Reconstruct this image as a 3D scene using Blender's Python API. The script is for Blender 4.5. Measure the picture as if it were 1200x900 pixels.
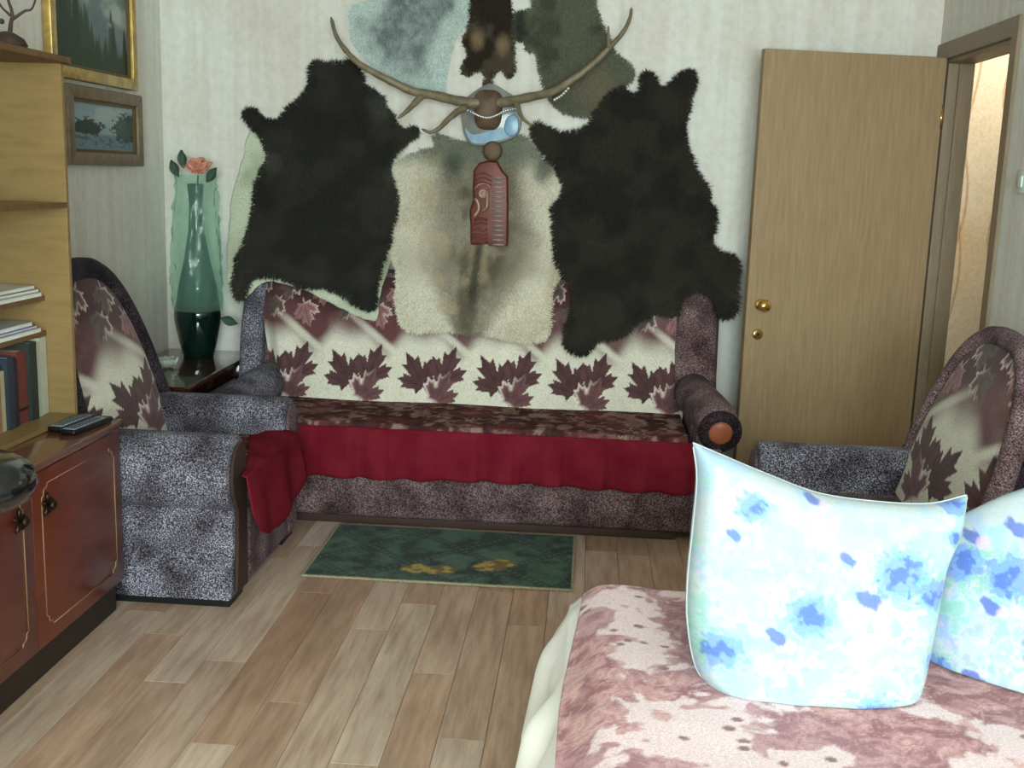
import bpy, bmesh, math, random
import numpy as np
from mathutils import Matrix, Vector

for o in list(bpy.data.objects):
    bpy.data.objects.remove(o)
sc = bpy.context.scene
C = sc.collection
random.seed(7)
RNG = np.random.default_rng(11)
PI = math.pi

# ------------------------------------------------------------------ camera
FPX, CAM_H, VP, ROLL = 1300.0, 1.45, (695.0, 207.0), 0.032
_Y = np.array([VP[0] - 600, 450 - VP[1], -FPX]); _Y /= np.linalg.norm(_Y)
_Z = np.cross(np.array([1, -ROLL, 0.0]), _Y); _Z /= np.linalg.norm(_Z)
if _Z[1] < 0: _Z = -_Z
ROT = np.array([np.cross(_Y, _Z), _Y, _Z])
cd = bpy.data.cameras.new('camera'); cam = bpy.data.objects.new('camera', cd); C.objects.link(cam)
cd.sensor_width = 36; cd.lens = FPX / 1200 * 36; cd.clip_start = 0.02
cam.matrix_world = Matrix.Translation((0, 0, CAM_H)) @ Matrix([[float(v) for v in r] for r in ROT]).to_4x4()
sc.camera = cam

def at(x, y, ax, v):
    """photo pixel -> point where its ray meets the plane axis=v"""
    d = ROT @ np.array([x - 600.0, 450.0 - y, -FPX]); o = np.array([0, 0, CAM_H])
    return o + (v - o[ax]) / d[ax] * d

# ------------------------------------------------------------------ light
sc.view_settings.view_transform = 'Standard'
sc.view_settings.look = 'None'
sc.view_settings.gamma = 1.0
sc.view_settings.use_curve_mapping = False
sc.view_settings.exposure = 0.0
w = bpy.data.worlds.new('world'); sc.world = w; w.use_nodes = True
w.node_tree.nodes['Background'].inputs[0].default_value = (0.72, 0.86, 0.95, 1)
w.node_tree.nodes['Background'].inputs[1].default_value = 1.0

def area(name, loc, rot, sx, sy, power, col):
    l = bpy.data.lights.new(name, 'AREA'); l.shape = 'RECTANGLE'; l.size = sx; l.size_y = sy
    l.energy = power; l.color = col
    o = bpy.data.objects.new(name, l); C.objects.link(o); o.location = loc; o.rotation_euler = rot
    return o
# daylight entering by the window behind the photographer
area('daylight', (0.35, -1.88, 1.55), (math.radians(90), 0, 0), 1.9, 1.4, 365, (0.87, 0.99, 1.0))

# ------------------------------------------------------------------ helpers
def lin(c):
    c = np.asarray(c, float) / 255.0
    return np.where(c <= 0.04045, c / 12.92, ((c + 0.055) / 1.055) ** 2.4)
def L4(c): return tuple(float(v) for v in lin(c)) + (1.0,)

def nodes(name):
    m = bpy.data.materials.new(name); m.use_nodes = True
    nt = m.node_tree; b = nt.nodes['Principled BSDF']
    return m, nt, b
def nn(nt, t, **kw):
    n = nt.nodes.new(t)
    for k, v in kw.items(): setattr(n, k, v)
    return n
def coords(nt, scale=(1, 1, 1), kind='Object'):
    tc = nn(nt, 'ShaderNodeTexCoord'); mp = nn(nt, 'ShaderNodeMapping')
    mp.inputs['Scale'].default_value = scale
    nt.links.new(tc.outputs[kind], mp.inputs[0]); return mp.outputs[0]
def noise(nt, vec, scale, detail=3, rough=0.55):
    n = nn(nt, 'ShaderNodeTexNoise'); n.inputs['Scale'].default_value = scale
    n.inputs['Detail'].default_value = detail; n.inputs['Roughness'].default_value = rough
    nt.links.new(vec, n.inputs['Vector']); return n.outputs['Fac']
def ramp(nt, fac, stops):
    r = nn(nt, 'ShaderNodeValToRGB'); e = r.color_ramp.elements
    while len(e) < len(stops): e.new(0.5)
    for k, (p, c) in enumerate(stops): e[k].position = p; e[k].color = L4(c)
    nt.links.new(fac, r.inputs[0]); return r.outputs[0]
def bump(nt, b, h, strength=0.3, dist=0.003):
    n = nn(nt, 'ShaderNodeBump'); n.inputs['Strength'].default_value = strength; n.inputs['Distance'].default_value = dist
    nt.links.new(h, n.inputs['Height']); nt.links.new(n.outputs[0], b.inputs['Normal'])
def mixc(nt, a, b, fac, mode='MULTIPLY'):
    n = nn(nt, 'ShaderNodeMix', data_type='RGBA', blend_type=mode)
    if isinstance(fac, float): n.inputs[0].default_value = fac
    else: nt.links.new(fac, n.inputs[0])
    nt.links.new(a, n.inputs[6]); nt.links.new(b, n.inputs[7]); return n.outputs[2]

def plain(name, col, rough=0.6, metal=0.0, spec=0.4, var=None, scale=8, sheen=0.0, coat=0.0, bmp=0.0):
    m, nt, b = nodes(name)
    b.inputs['Roughness'].default_value = rough; b.inputs['Metallic'].default_value = metal
    b.inputs['Specular IOR Level'].default_value = spec
    b.inputs['Sheen Weight'].default_value = sheen; b.inputs['Coat Weight'].default_value = coat
    v = coords(nt); f = noise(nt, v, scale)
    c2 = var if var is not None else tuple(max(0, x * 0.9) for x in col)
    nt.links.new(ramp(nt, f, [(0.3, c2), (0.7, col)]), b.inputs['Base Color'])
    if bmp: bump(nt, b, f, bmp)
    return m
def wood(name, c1, c2, scale=(1, 1, 1), rough=0.45, sc_=6, coat=0.0, spec=0.4):
    m, nt, b = nodes(name); v = coords(nt, scale)
    f = noise(nt, v, sc_, 6, 0.65)
    nt.links.new(ramp(nt, f, [(0.32, c1), (0.68, c2)]), b.inputs['Base Color'])
    b.inputs['Roughness'].default_value = rough; b.inputs['Coat Weight'].default_value = coat
    b.inputs['Specular IOR Level'].default_value = spec
    bump(nt, b, f, 0.12, 0.001); return m
def plush(name, cd_, cm, cl, scale=120, rough=0.9, sheen=0.3, tint=(225, 230, 255)):
    m, nt, b = nodes(name); v = coords(nt)
    f = noise(nt, v, scale, 2, 0.7); g = noise(nt, v, 7, 2, 0.5)
    c = ramp(nt, f, [(0.36, cd_), (0.5, cm), (0.66, cl)])
    c = mixc(nt, c, ramp(nt, g, [(0.35, (150, 140, 140)), (0.65, (255, 255, 255))]), 1.0)
    nt.links.new(c, b.inputs['Base Color']); b.inputs['Roughness'].default_value = rough
    b.inputs['Specular IOR Level'].default_value = 0.1
    b.inputs['Sheen Weight'].default_value = sheen; b.inputs['Sheen Roughness'].default_value = 0.45
    b.inputs['Sheen Tint'].default_value = L4(tint)
    bump(nt, b, f, 0.6, 0.004); return m
def painted(name, rough=0.85, sheen=0.1, grain=180, amt=0.25, spec=0.15, bmp=0.25, coat=0.0):
    """colour from the print stored on the mesh, plus weave relief"""
    m, nt, b = nodes(name)
    a = nn(nt, 'ShaderNodeVertexColor', layer_name='Col'); v = coords(nt); f = noise(nt, v, grain, 2)
    g = int(255 * (1 - amt))
    c = mixc(nt, a.outputs[0], ramp(nt, f, [(0.35, (g, g, g)), (0.6, (255, 255, 255))]), 1.0)
    nt.links.new(c, b.inputs['Base Color']); b.inputs['Roughness'].default_value = rough
    b.inputs['Sheen Weight'].default_value = sheen; b.inputs['Specular IOR Level'].default_value = spec
    b.inputs['Coat Weight'].default_value = coat
    if bmp: bump(nt, b, f, bmp, 0.002)
    return m
def glass(name, col, rough=0.05, alpha_mix=0.5, tcol=None):
    m, nt, b = nodes(name)
    out = nt.nodes['Material Output']; tr = nn(nt, 'ShaderNodeBsdfTransparent'); mx = nn(nt, 'ShaderNodeMixShader')
    tr.inputs[0].default_value = L4(tcol or col)
    b.inputs['Base Color'].default_value = L4(col); b.inputs['Roughness'].default_value = rough
    b.inputs['Coat Weight'].default_value = 0.4
    mx.inputs[0].default_value = alpha_mix
    nt.links.new(tr.outputs[0], mx.inputs[1]); nt.links.new(b.outputs[0], mx.inputs[2]); nt.links.new(mx.outputs[0], out.inputs[0])
    return m

def link(o, parent=None):
    C.objects.link(o)
    if parent is not None:
        o.parent = parent; o.matrix_parent_inverse = Matrix.Translation(parent.location).inverted()
    return o
def mesh(name, verts, faces, mat, parent=None, smooth=True, col=None):
    me = bpy.data.meshes.new(name)
    me.from_pydata([tuple(map(float, v)) for v in verts] if not isinstance(verts, np.ndarray) else verts.tolist(), [], faces if isinstance(faces, list) else faces.tolist())
    if smooth: me.polygons.foreach_set('use_smooth', [True] * len(me.polygons))
    if col is not None:
        a = me.color_attributes.new('Col', 'FLOAT_COLOR', 'POINT')
        c4 = np.ones((len(verts), 4), np.float32); c4[:, :3] = col
        a.data.foreach_set('color', c4.ravel())
    me.materials.append(mat); me.update()
    return link(bpy.data.objects.new(name, me), parent)
def bmobj(name, bm, mat, parent=None, smooth=True):
    bmesh.ops.recalc_face_normals(bm, faces=bm.faces)
    me = bpy.data.meshes.new(name); bm.to_mesh(me); bm.free()
    if smooth:
        me.polygons.foreach_set('use_smooth', [True] * len(me.polygons))
        try: me.set_sharp_from_angle(angle=math.radians(40))
        except Exception: pass
    me.materials.append(mat)
    return link(bpy.data.objects.new(name, me), parent)
def add_box(bm, lo, hi, rot=None, loc=None):
    r = bmesh.ops.create_cube(bm, size=1.0)
    M = Matrix.Translation([(a + b) / 2 for a, b in zip(lo, hi)]) @ Matrix.Diagonal([b - a for a, b in zip(lo, hi)] + [1])
    if rot is not None: M = rot @ M
    bmesh.ops.transform(bm, matrix=M, verts=r['verts']); return r['verts']
def box(name, lo, hi, mat, parent=None, bevel=0.004, seg=2, M=None):
    bm = bmesh.new(); add_box(bm, lo, hi)
    if bevel: bmesh.ops.bevel(bm, geom=bm.edges[:], offset=bevel, segments=seg, affect='EDGES', profile=0.5)
    if M is not None: bmesh.ops.transform(bm, matrix=M, verts=bm.verts)
    return bmobj(name, bm, mat, parent)
def prism(name, pts3, vec, mat, parent=None, bevel=0.0, seg=2, smooth=True):
    bm = bmesh.new(); vs = [bm.verts.new(tuple(map(float, p))) for p in pts3]
    f = bm.faces.new(vs); r = bmesh.ops.extrude_face_region(bm, geom=[f])
    bmesh.ops.translate(bm, vec=vec, verts=[g for g in r['geom'] if isinstance(g, bmesh.types.BMVert)])
    if bevel:
        bmesh.ops.recalc_face_normals(bm, faces=bm.faces)
        big = [f for f in bm.faces if len(f.verts) > 4 or len(pts3) == 4]
        es = set(e for f in big for e in f.edges)
        bmesh.ops.bevel(bm, geom=list(es), offset=bevel, segments=seg, affect='EDGES', profile=0.5)
    return bmobj(name, bm, mat, parent, smooth)
def spline(pts, n):
    p = np.asarray(pts, float); P = np.vstack([2 * p[0] - p[1], p, 2 * p[-1] - p[-2]]); out = []
    m = len(p) - 1
    for t in np.linspace(0, m - 1e-6, n):
        i = int(t); f = t - i; a, b, c, d = P[i:i + 4]
        out.append(0.5 * (2 * b + (c - a) * f + (2 * a - 5 * b + 4 * c - d) * f * f + (3 * b - a - 3 * c + d) * f ** 3))
    return np.array(out)
def tube_geo(pts, rad, seg=10, cap=True):
    pts = np.asarray(pts, float); n = len(pts); rad = np.broadcast_to(rad, n)
    tan = np.gradient(pts, axis=0); tan /= np.linalg.norm(tan, axis=1)[:, None] + 1e-9
    up = np.array([0, 0, 1.0]) if abs(tan[0][2]) < 0.9 else np.array([1.0, 0, 0])
    V = []; F = []
    for i in range(n):
        a = np.cross(tan[i], up); a /= np.linalg.norm(a); b = np.cross(a, tan[i]); up = b
        for k in range(seg):
            t = 2 * PI * k / seg; V.append(pts[i] + rad[i] * (math.cos(t) * a + math.sin(t) * b))
    for i in range(n - 1):
        for k in range(seg):
            k2 = (k + 1) % seg; F.append([i * seg + k, i * seg + k2, (i + 1) * seg + k2, (i + 1) * seg + k])
    if cap: F += [list(range(seg))[::-1], [(n - 1) * seg + k for k in range(seg)]]
    return V, F
def tube(name, pts, rad, mat, parent=None, seg=10):
    V, F = tube_geo(pts, rad, seg); return mesh(name, V, F, mat, parent)
def lathe(name, prof, loc, mat, parent=None, seg=28, M=None, ang0=0):
    V = []; F = []
    for r, z in prof:
        for k in range(seg):
            t = 2 * PI * k / seg + ang0; p = Vector((r * math.cos(t), r * math.sin(t), z))
            if M is not None: p = M @ p
            V.append((p.x + loc[0], p.y + loc[1], p.z + loc[2]))
    for i in range(len(prof) - 1):
        for k in range(seg):
            k2 = (k + 1) % seg; F.append([i * seg + k, i * seg + k2, (i + 1) * seg + k2, (i + 1) * seg + k])
    F += [list(range(seg))[::-1], [(len(prof) - 1) * seg + k for k in range(seg)]]
    return mesh(name, V, F, mat, parent)
def sheet(name, G, mat, parent=None, col=None, thick=0.0, offset=-1):
    """grid of points (n,m,3) -> surface"""
    n, m, _ = G.shape; idx = np.arange(n * m).reshape(n, m)
    F = np.stack([idx[:-1, :-1], idx[1:, :-1], idx[1:, 1:], idx[:-1, 1:]], -1).reshape(-1, 4)
    o = mesh(name, G.reshape(-1, 3), F, mat, parent, True, None if col is None else col.reshape(-1, 3))
    if thick:
        s = o.modifiers.new('thickness', 'SOLIDIFY'); s.thickness = thick; s.offset = offset
    return o
def thing(name, label, cat, loc=(0, 0, 0), group=None):
    o = bpy.data.objects.new(name, None); C.objects.link(o); o.location = loc; o.empty_display_size = 0.1
    return tag(o, label, cat, group)
def tag(o, label, cat, group=None):
    o['label'] = label; o['category'] = cat
    if group: o['group'] = group
    return o
def struct(o): o['kind'] = 'structure'; return o

def hashn(i, j, seed):
    h = np.sin(i * 127.1 + j * 311.7 + seed * 74.7) * 43758.5453; return h - np.floor(h)
def vnoise(u, v, seed=0):
    i = np.floor(u); j = np.floor(v); f = u - i; g = v - j; f = f * f * (3 - 2 * f); g = g * g * (3 - 2 * g)
    a = hashn(i, j, seed); b = hashn(i + 1, j, seed); c = hashn(i, j + 1, seed); d = hashn(i + 1, j + 1, seed)
    return (a * (1 - f) + b * f) * (1 - g) + (c * (1 - f) + d * f) * g
def fbm(u, v, scale, octv=4, seed=0):
    s = 0; a = 0.5; t = 0
    for k in range(octv):
        s = s + a * vnoise(u * scale + 17.3 * k, v * scale - 9.1 * k, seed + k); t += a; a *= 0.5; scale *= 2.07
    return s / t
def sstep(a, b, x):
    t = np.clip((x - a) / (b - a), 0, 1); return t * t * (3 - 2 * t)
def mixa(c, d, m): return c * (1 - m[..., None]) + np.asarray(d) * m[..., None]
def inpoly(x, y, P):
    P = np.asarray(P); r = np.zeros(x.shape, bool); n = len(P)
    for i in range(n):
        x1, y1 = P[i]; x2, y2 = P[(i + 1) % n]
        if y1 == y2: continue
        r ^= ((y1 > y) != (y2 > y)) & (x < (x2 - x1) * (y - y1) / (y2 - y1) + x1)
    return r
def edgedist(x, y, P):
    P = np.asarray(P); best = np.full(x.shape, 1e9); gx = np.zeros(x.shape); gy = np.zeros(x.shape)
    for i in range(len(P)):
        a = P[i]; b = P[(i + 1) % len(P)]; d = b - a; L = d @ d + 1e-12
        t = np.clip(((x - a[0]) * d[0] + (y - a[1]) * d[1]) / L, 0, 1)
        qx = a[0] + t * d[0] - x; qy = a[1] + t * d[1] - y; q = np.hypot(qx, qy)
        k = q < best; best = np.where(k, q, best); gx = np.where(k, qx / (q + 1e-9), gx); gy = np.where(k, qy / (q + 1e-9), gy)
    return best, gx, gy

# ------------------------------------------------------------------ fabric print
_H = [(.02, -.55), (.03, -.3), (.3, -.36), (.26, -.24), (.56, .0), (.46, .05), (.53, .26), (.36, .2), (.33, .3), (.18, .12), (.26, .5), (.13, .44), (0, .74)]
MAPLE = np.array(_H + [(-x, y) for x, y in _H[-2::-1]])
def leaf(col, u, v, cu, cv, size, rot, base, rim=None, vein=None):
    k = (np.abs(u - cu) < size) & (np.abs(v - cv) < size)
    if not k.any(): return col
    du = (u[k] - cu) / size; dv = (v[k] - cv) / size; c, s = math.cos(rot), math.sin(rot)
    x = c * du + s * dv; y = -s * du + c * dv
    ins = inpoly(x, y, MAPLE)
    cc = np.empty((ins.sum(), 3)); xi, yi = x[ins], y[ins]
    g = fbm(xi, yi, 5, 3, 3)[:, None]
    cc[:] = lin(base) * (0.7 + 0.6 * g)
    if vein is not None:
        ang = np.arctan2(xi, yi + 0.3); r = np.hypot(xi, yi + 0.3)
        vv = np.zeros(len(xi))
        for a0 in (0, 0.75, -0.75, 1.5, -1.5): vv = np.maximum(vv, np.exp(-(np.abs(ang - a0) * r / 0.025) ** 2))
        cc = mixa(cc, lin(vein), vv * 0.6)
    if rim is not None:
        d, _, _ = edgedist(xi, yi, MAPLE); m = sstep(0.09, 0.02, d) * sstep(0.3, -0.4, xi + 0.3 * yi) 
        cc = mixa(cc, lin(rim), m)
    t = col[k]; t[ins] = cc; col[k] = t; return col
CREAM = (224, 219, 200)
def leaf_print(u, v, u0, step=0.335):
    """u along the seat, v up from the seat (metres)"""
    col = np.empty(u.shape + (3,)); col[:] = lin(CREAM)
    col *= (0.9 + 0.2 * fbm(u, v, 14, 3, 1))[..., None]
    # pale scrolls
    sc_ = np.abs(np.sin(u * 19 + 3 * np.sin(v * 23)) ) ; col = mixa(col, lin((190, 184, 150)), 0.35 * sstep(0.12, 0.0, sc_) * sstep(0.3, 0.2, v))
    # swooping mauve band
    ph = ((u - u0) / step) % 1.0
    edge = 0.235 + 0.035 * np.cos(ph * 2 * PI + 0.8) + 0.02 * np.sin(ph * 4 * PI)
    m = sstep(edge, edge + 0.11, v) * (0.75 + 0.5 * fbm(u, v, 9, 3, 5))
    q = ((u - u0) + (v - 0.27) * 1.3) / step % 1.0
    m = m * (1 - 0.85 * sstep(0.13, 0.02, np.abs(q - 0.35)) * sstep(0.45, 0.30, v))
    col = mixa(col, lin((104, 66, 68)), np.clip(m, 0, 1))
    m = sstep(0.36, 0.46, v + 0.03 * np.sin(u * 15)); col = mixa(col, lin((70, 42, 46)), m * 0.8)
    a, b = u.min(), u.max(); k = math.floor((a - u0) / step) - 1
    while u0 + k * step < b + step:
        c0 = u0 + k * step
        leaf(col, u, v, c0 - 0.055, 0.135, 0.165, 0.55, (90, 62, 63), None, (62, 44, 46))
        leaf(col, u, v, c0 + 0.065, 0.16, 0.16, -0.35, (94, 64, 65), None, (64, 46, 48))
        leaf(col, u, v, c0 + 0.04, 0.07, 0.15, -0.45, (114, 78, 80), (222, 204, 196), (88, 58, 62))
        for q, (dx, dz, s, r) in enumerate(((-0.06, .42, .1, 2.6), (.08, .40, .11, 3.5), (.0, .50, .1, 2.9), (.15, .48, .09, 3.3), (-.13, .52, .1, 2.4))):
            leaf(col, u, v, c0 + dx, dz, s, r, (156, 112, 112) if q % 2 else (96, 84, 78), (214, 190, 180), (84, 50, 54))
        k += 1
    return col
def dense_print(u, v):
    n = fbm(u, v, 24, 4, 8); n2 = fbm(u, v, 7, 3, 9)
    col = np.empty(u.shape + (3,)); col[:] = lin((92, 56, 54))
    col = mixa(col, lin((152, 124, 112)), sstep(0.52, 0.62, n)); col = mixa(col, lin((70, 43, 43)), sstep(0.5, 0.38, n))
    col = mixa(col, lin((118, 62, 66)), 0.6 * sstep(0.5, 0.6, n2))
    rr = np.random.default_rng(5); A, B = u.min(), u.max(); c, d = v.min(), v.max()
    for k in range(int((B - A) * (d - c) / 0.012)):
        leaf(col, u, v, rr.uniform(A, B), rr.uniform(c, d), rr.uniform(.06, .1), rr.uniform(0, 6), [(110, 62, 66), (136, 104, 94), (78, 50, 50)][k % 3], (168, 146, 124), (60, 38, 36))
    return col

# ------------------------------------------------------------------ materials
M = {}
def wallpaper(name, c1, c2, c3):
    m, nt, b = nodes(name); v = coords(nt)
    f = noise(nt, v, 1.6, 3); g = noise(nt, v, 26, 5, 0.7); st = noise(nt, coords(nt, (9, 9, 0.5)), 2.0, 2)
    c = ramp(nt, f, [(0.35, c2), (0.65, c1)])
    c = mixc(nt, c, ramp(nt, g, [(0.40, c3), (0.58, (255, 255, 255))]), 0.35)
    c = mixc(nt, c, ramp(nt, st, [(0.4, (246, 240, 236)), (0.6, (255, 255, 255))]), 0.8)
    nt.links.new(c, b.inputs['Base Color']); b.inputs['Roughness'].default_value = 0.8
    bump(nt, b, g, 0.25, 0.002); return m
M['wall'] = wallpaper('wallpaper', (222, 224, 216), (218, 214, 204), (232, 226, 218))
M['ceil'] = plain('ceiling_white', (225, 225, 220), 0.9)
M['oak'] = wood('door_oak', (142, 117, 86), (158, 134, 102), (14, 14, 1.2), 0.5, 5)
M['frame'] = wood('frame_oak', (122, 106, 84), (140, 122, 98), (14, 14, 1.2), 0.5, 5)
M['hall'] = painted('hall_wallpaper', 0.8, 0, 60, 0.05, bmp=0.1)
M['slab'] = plain('subfloor', (60, 46, 36), 0.9)
def plank_mat():
    m, nt, b = nodes('plank_wood')
    oi = nn(nt, 'ShaderNodeObjectInfo'); tc = nn(nt, 'ShaderNodeTexCoord')
    add = nn(nt, 'ShaderNodeVectorMath', operation='ADD'); sca = nn(nt, 'ShaderNodeVectorMath', operation='SCALE')
    nt.links.new(oi.outputs['Location'], sca.inputs[0]); sca.inputs['Scale'].default_value = 3.7
    nt.links.new(tc.outputs['Object'], add.inputs[0]); nt.links.new(sca.outputs[0], add.inputs[1])
    mp = nn(nt, 'ShaderNodeMapping'); mp.inputs['Scale'].default_value = (26, 2.2, 1); nt.links.new(add.outputs[0], mp.inputs[0])
    f = noise(nt, mp.outputs[0], 1.6, 6, 0.65)
    mp2 = nn(nt, 'ShaderNodeMapping'); mp2.inputs['Scale'].default_value = (5, 1.5, 1); nt.links.new(add.outputs[0], mp2.inputs[0])
    g = noise(nt, mp2.outputs[0], 1.2, 3)
    base = ramp(nt, oi.outputs['Random'], [(0.0, (198, 174, 154)), (0.25, (180, 150, 128)), (0.5, (210, 194, 178)), (0.75, (190, 162, 140)), (1.0, (214, 202, 190))])
    c = mixc(nt, base, ramp(nt, f, [(0.3, (206, 190, 178)), (0.62, (255, 255, 255))]), 0.9)
    c = mixc(nt, c, ramp(nt, g, [(0.35, (222, 214, 208)), (0.65, (255, 250, 244))]), 0.9)
    nt.links.new(c, b.inputs['Base Color']); b.inputs['Roughness'].default_value = 0.42
    b.inputs['Specular IOR Level'].default_value = 0.4
    bump(nt, b, f, 0.06, 0.001); return m
M['plank'] = plank_mat()
M['cab'] = wood('cabinet_mahogany', (88, 40, 26), (106, 50, 34), (3, 3, 14), 0.3, 3, 0.2)
M['cabtop'] = wood('cabinet_top', (98, 60, 40), (118, 74, 50), (12, 1.5, 12), 0.2, 3, 0.5)
M['shelf'] = wood('bookcase_ash', (126, 102, 62), (142, 117, 74), (3, 3, 16), 0.42, 2)
M['shelfdark'] = wood('bookcase_edge', (92, 66, 40), (116, 84, 52), (3, 12, 3), 0.5, 3)
M['inlay'] = plain('gold_inlay', (150, 118, 86), 0.45, 0.1)
M['pull'] = plain('dark_brass', (52, 40, 30), 0.4, 0.7)
M['plush'] = plush('melange_plush', (38, 30, 34), (96, 90, 98), (190, 194, 212), 210, 0.9, 0.06)  # pale speckles blued, bluish window light put into the colour
M['plushbrown'] = plush('melange_plush_mauve', (54, 38, 40), (110, 87, 88), (168, 146, 146), 210, 0.9, 0.04)
M['plushdark'] = plush('dark_plush', (28, 22, 25), (48, 38, 42), (80, 68, 72), 140, 0.9, 0.05)
M['print'] = painted('leaf_fabric', 0.85, 0.12, 260, 0.15)
M['seatprint'] = painted('seat_fabric', 0.9, 0.0, 260, 0.2, 0.08)
M['red'] = plain('red_velvet', (114, 32, 43), 0.95, 0, 0.04, (98, 20, 34), 9, 0.0, 0, 0.1)
M['edge'] = plain('brown_piping', (60, 40, 32), 0.7)
M['cap'] = wood('cap_wood', (140, 76, 52), (164, 96, 68), (4, 4, 4), 0.4, 3)
M['table'] = wood('polished_dark_wood', (44, 22, 18), (66, 34, 28), (2, 10, 2), 0.12, 3, 0.6)
M['fur'] = painted('fur', 0.9, 0.0, 300, 0.2, 0.12, 0.0)
M['antler'] = wood('antler_horn', (96, 86, 66), (132, 120, 94), (8, 8, 8), 0.45, 3)
M['skull'] = plain('skull_brown', (104, 82, 58), 0.6, var=(76, 60, 46), scale=20)
M['plaque'] = plain('plaque_lacquer', (128, 130, 124), 0.3, 0, 0.4, (104, 104, 98), 10, 0, 0.2)
M['blue'] = plain('blue_reflection', (122, 162, 184), 0.35, 0, 0.4, (96, 134, 164), 14, 0, 0.1)  # blue window light mirrored by the plaque, painted as colour
M['copper'] = plain('red_copper', (104, 46, 34), 0.45, 0.2, 0.4, (84, 36, 26), 25)
M['copperlight'] = plain('lit_copper', (158, 130, 108), 0.4, 0.3, 0.5, (122, 84, 62), 40)  # lighter copper paints the highlights on the mask's face
M['rib'] = plain('rib_metal', (150, 138, 128), 0.4, 0.2, 0.4)
M['silver'] = plain('silver_tinsel', (220, 222, 214), 0.25, 0.7)
M['gold'] = plain('gold_frame', (196, 166, 92), 0.35, 0.4, 0.5, (150, 120, 60), 30)
M['golddark'] = plain('gold_dark', (104, 84, 44), 0.5, 0.2)
M['greyframe'] = wood('taupe_frame', (104, 88, 68), (134, 116, 92), (6, 6, 6), 0.5, 4)
M['canvas'] = painted('painting', 0.5, 0, 200, 0.12, 0.3, 0.1)
M['brass'] = plain('brass', (214, 176, 96), 0.18, 0.9, 0.5)
M['black'] = plain('black_plastic', (18, 20, 22), 0.4)
M['bt'] = plain('button_grey', (84, 92, 98), .5)
M['gloss'] = plain('black_vinyl', (14, 16, 20), 0.16, 0, 0.6, coat=0.5)
M['dgreen'] = glass('dark_green_glass', (10, 32, 27), 0.06, 0.86, (40, 90, 76))
M['lgreen'] = glass('green_glass', (38, 104, 92), 0.06, 0.5, (130, 205, 180))
M['cello'] = glass('cellophane', (176, 206, 188), 0.1, 0.15, (236, 248, 242))
M['rose'] = plain('rose_silk', (220, 164, 142), 0.8, var=(206, 128, 108), scale=60)
M['leafgreen'] = plain('silk_leaf', (58, 84, 66), 0.7)
M['twig'] = plain('bark', (70, 52, 46), 0.8, var=(50, 36, 32), scale=30)
M['white'] = plain('paper_white', (222, 222, 212), 0.7)
M['crystal'] = glass('cut_glass', (214, 224, 214), 0.1, 0.6)
M['rug'] = painted('rug_pile', 0.95, 0.1, 260, 0.4, 0.05, 0.5)
M['spread'] = painted('bedspread_fabric', 0.85, 0.15, 240, 0.12, 0.1, 0.25)
M['pillow'] = painted('pillow_cotton', 0.8, 0.1, 320, 0.05, 0.15, 0.15)
M['linen'] = plain('cream_sheet', (238, 238, 232), 0.85, var=(232, 231, 222), scale=5, sheen=0.1)
M['bedwood'] = wood('bed_base', (92, 62, 46), (112, 80, 60), (3, 12, 3), 0.6)
M['switch'] = plain('switch_plastic', (214, 224, 214), 0.4)
M['pane'] = glass('window_pane', (235, 240, 240), 0.02, 0.08, (250, 252, 252))

# ------------------------------------------------------------------ room
XL, XR, YB, YF, ZC = -2.02, 1.50, 5.20, -1.80, 2.60
DY0, DY1, DZ = 4.285, 5.085, 2.005          # door opening
floor = struct(box('floor', (XL - .1, YF - .1, -.12), (3.0, 6.0, -.006), M['slab'], None, 0))
floor['label'] = 'wood plank floor'
def plank_mesh(wd, ln):
    bm = bmesh.new(); add_box(bm, (-wd / 2, -ln / 2, -.008), (wd / 2, ln / 2, 0))
    bmesh.ops.bevel(bm, geom=[e for e in bm.edges if all(v.co.z > -.001 for v in e.verts)], offset=.0007, segments=1, affect='EDGES')
    me = bpy.data.meshes.new('plank'); bm.to_mesh(me); bm.free(); me.materials.append(M['plank']); return me
PW, PL = 0.125, 1.05; pm = {}
JOINT = {-1: 3.417, 0: 2.652, 1: 3.027, 2: 3.547, 3: 3.316, 4: 2.793, 5: 3.598, 7: 2.869, 8: 3.186}
for c in range(-14, 15):
    xa = -0.215 - PW * (c + 1); xb = xa + PW
    xa2, xb2 = max(xa, XL), min(xb, XR)
    if xb2 - xa2 < 0.02: continue
    y = JOINT.get(c, 2 + random.random() * 1.05); y -= PL * math.ceil((y - YF) / PL)
    while y < YB:
        a, b = max(y, YF), min(y + PL, YB); y += PL
        if b - a < 0.03: continue
        key = (round(xb2 - xa2 - .0012, 4), round(b - a - .0015, 4))
        if key not in pm: pm[key] = plank_mesh(*key)
        o = bpy.data.objects.new('plank', pm[key]); o.location = ((xa2 + xb2) / 2, (a + b) / 2, 0); C.objects.link(o); o.parent = floor
struct(box('ceiling', (XL - .1, YF - .1, ZC), (3.0, 6.0, ZC + .1), M['ceil'], None, 0))
struct(box('wall_left', (XL - .1, YF - .1, -.006), (XL, YB + .1, ZC), M['wall'], None, 0))
struct(box('wall_back', (XL, YB, -.006), (XR + .1, YB + .1, ZC), M['wall'], None, 0))
bm = bmesh.new()
add_box(bm, (XR, YF - .1, -.006), (XR + .11, DY0, ZC)); add_box(bm, (XR, DY1, -.006), (XR + .11, YB, ZC)); add_box(bm, (XR, DY0, DZ), (XR + .11, DY1, ZC))
struct(bmobj('wall_right', bm, M['wall'], None, False))
WX0, WX1, WZ0, WZ1 = -0.65, 1.35, 0.8, 2.3
bm = bmesh.new()
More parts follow.
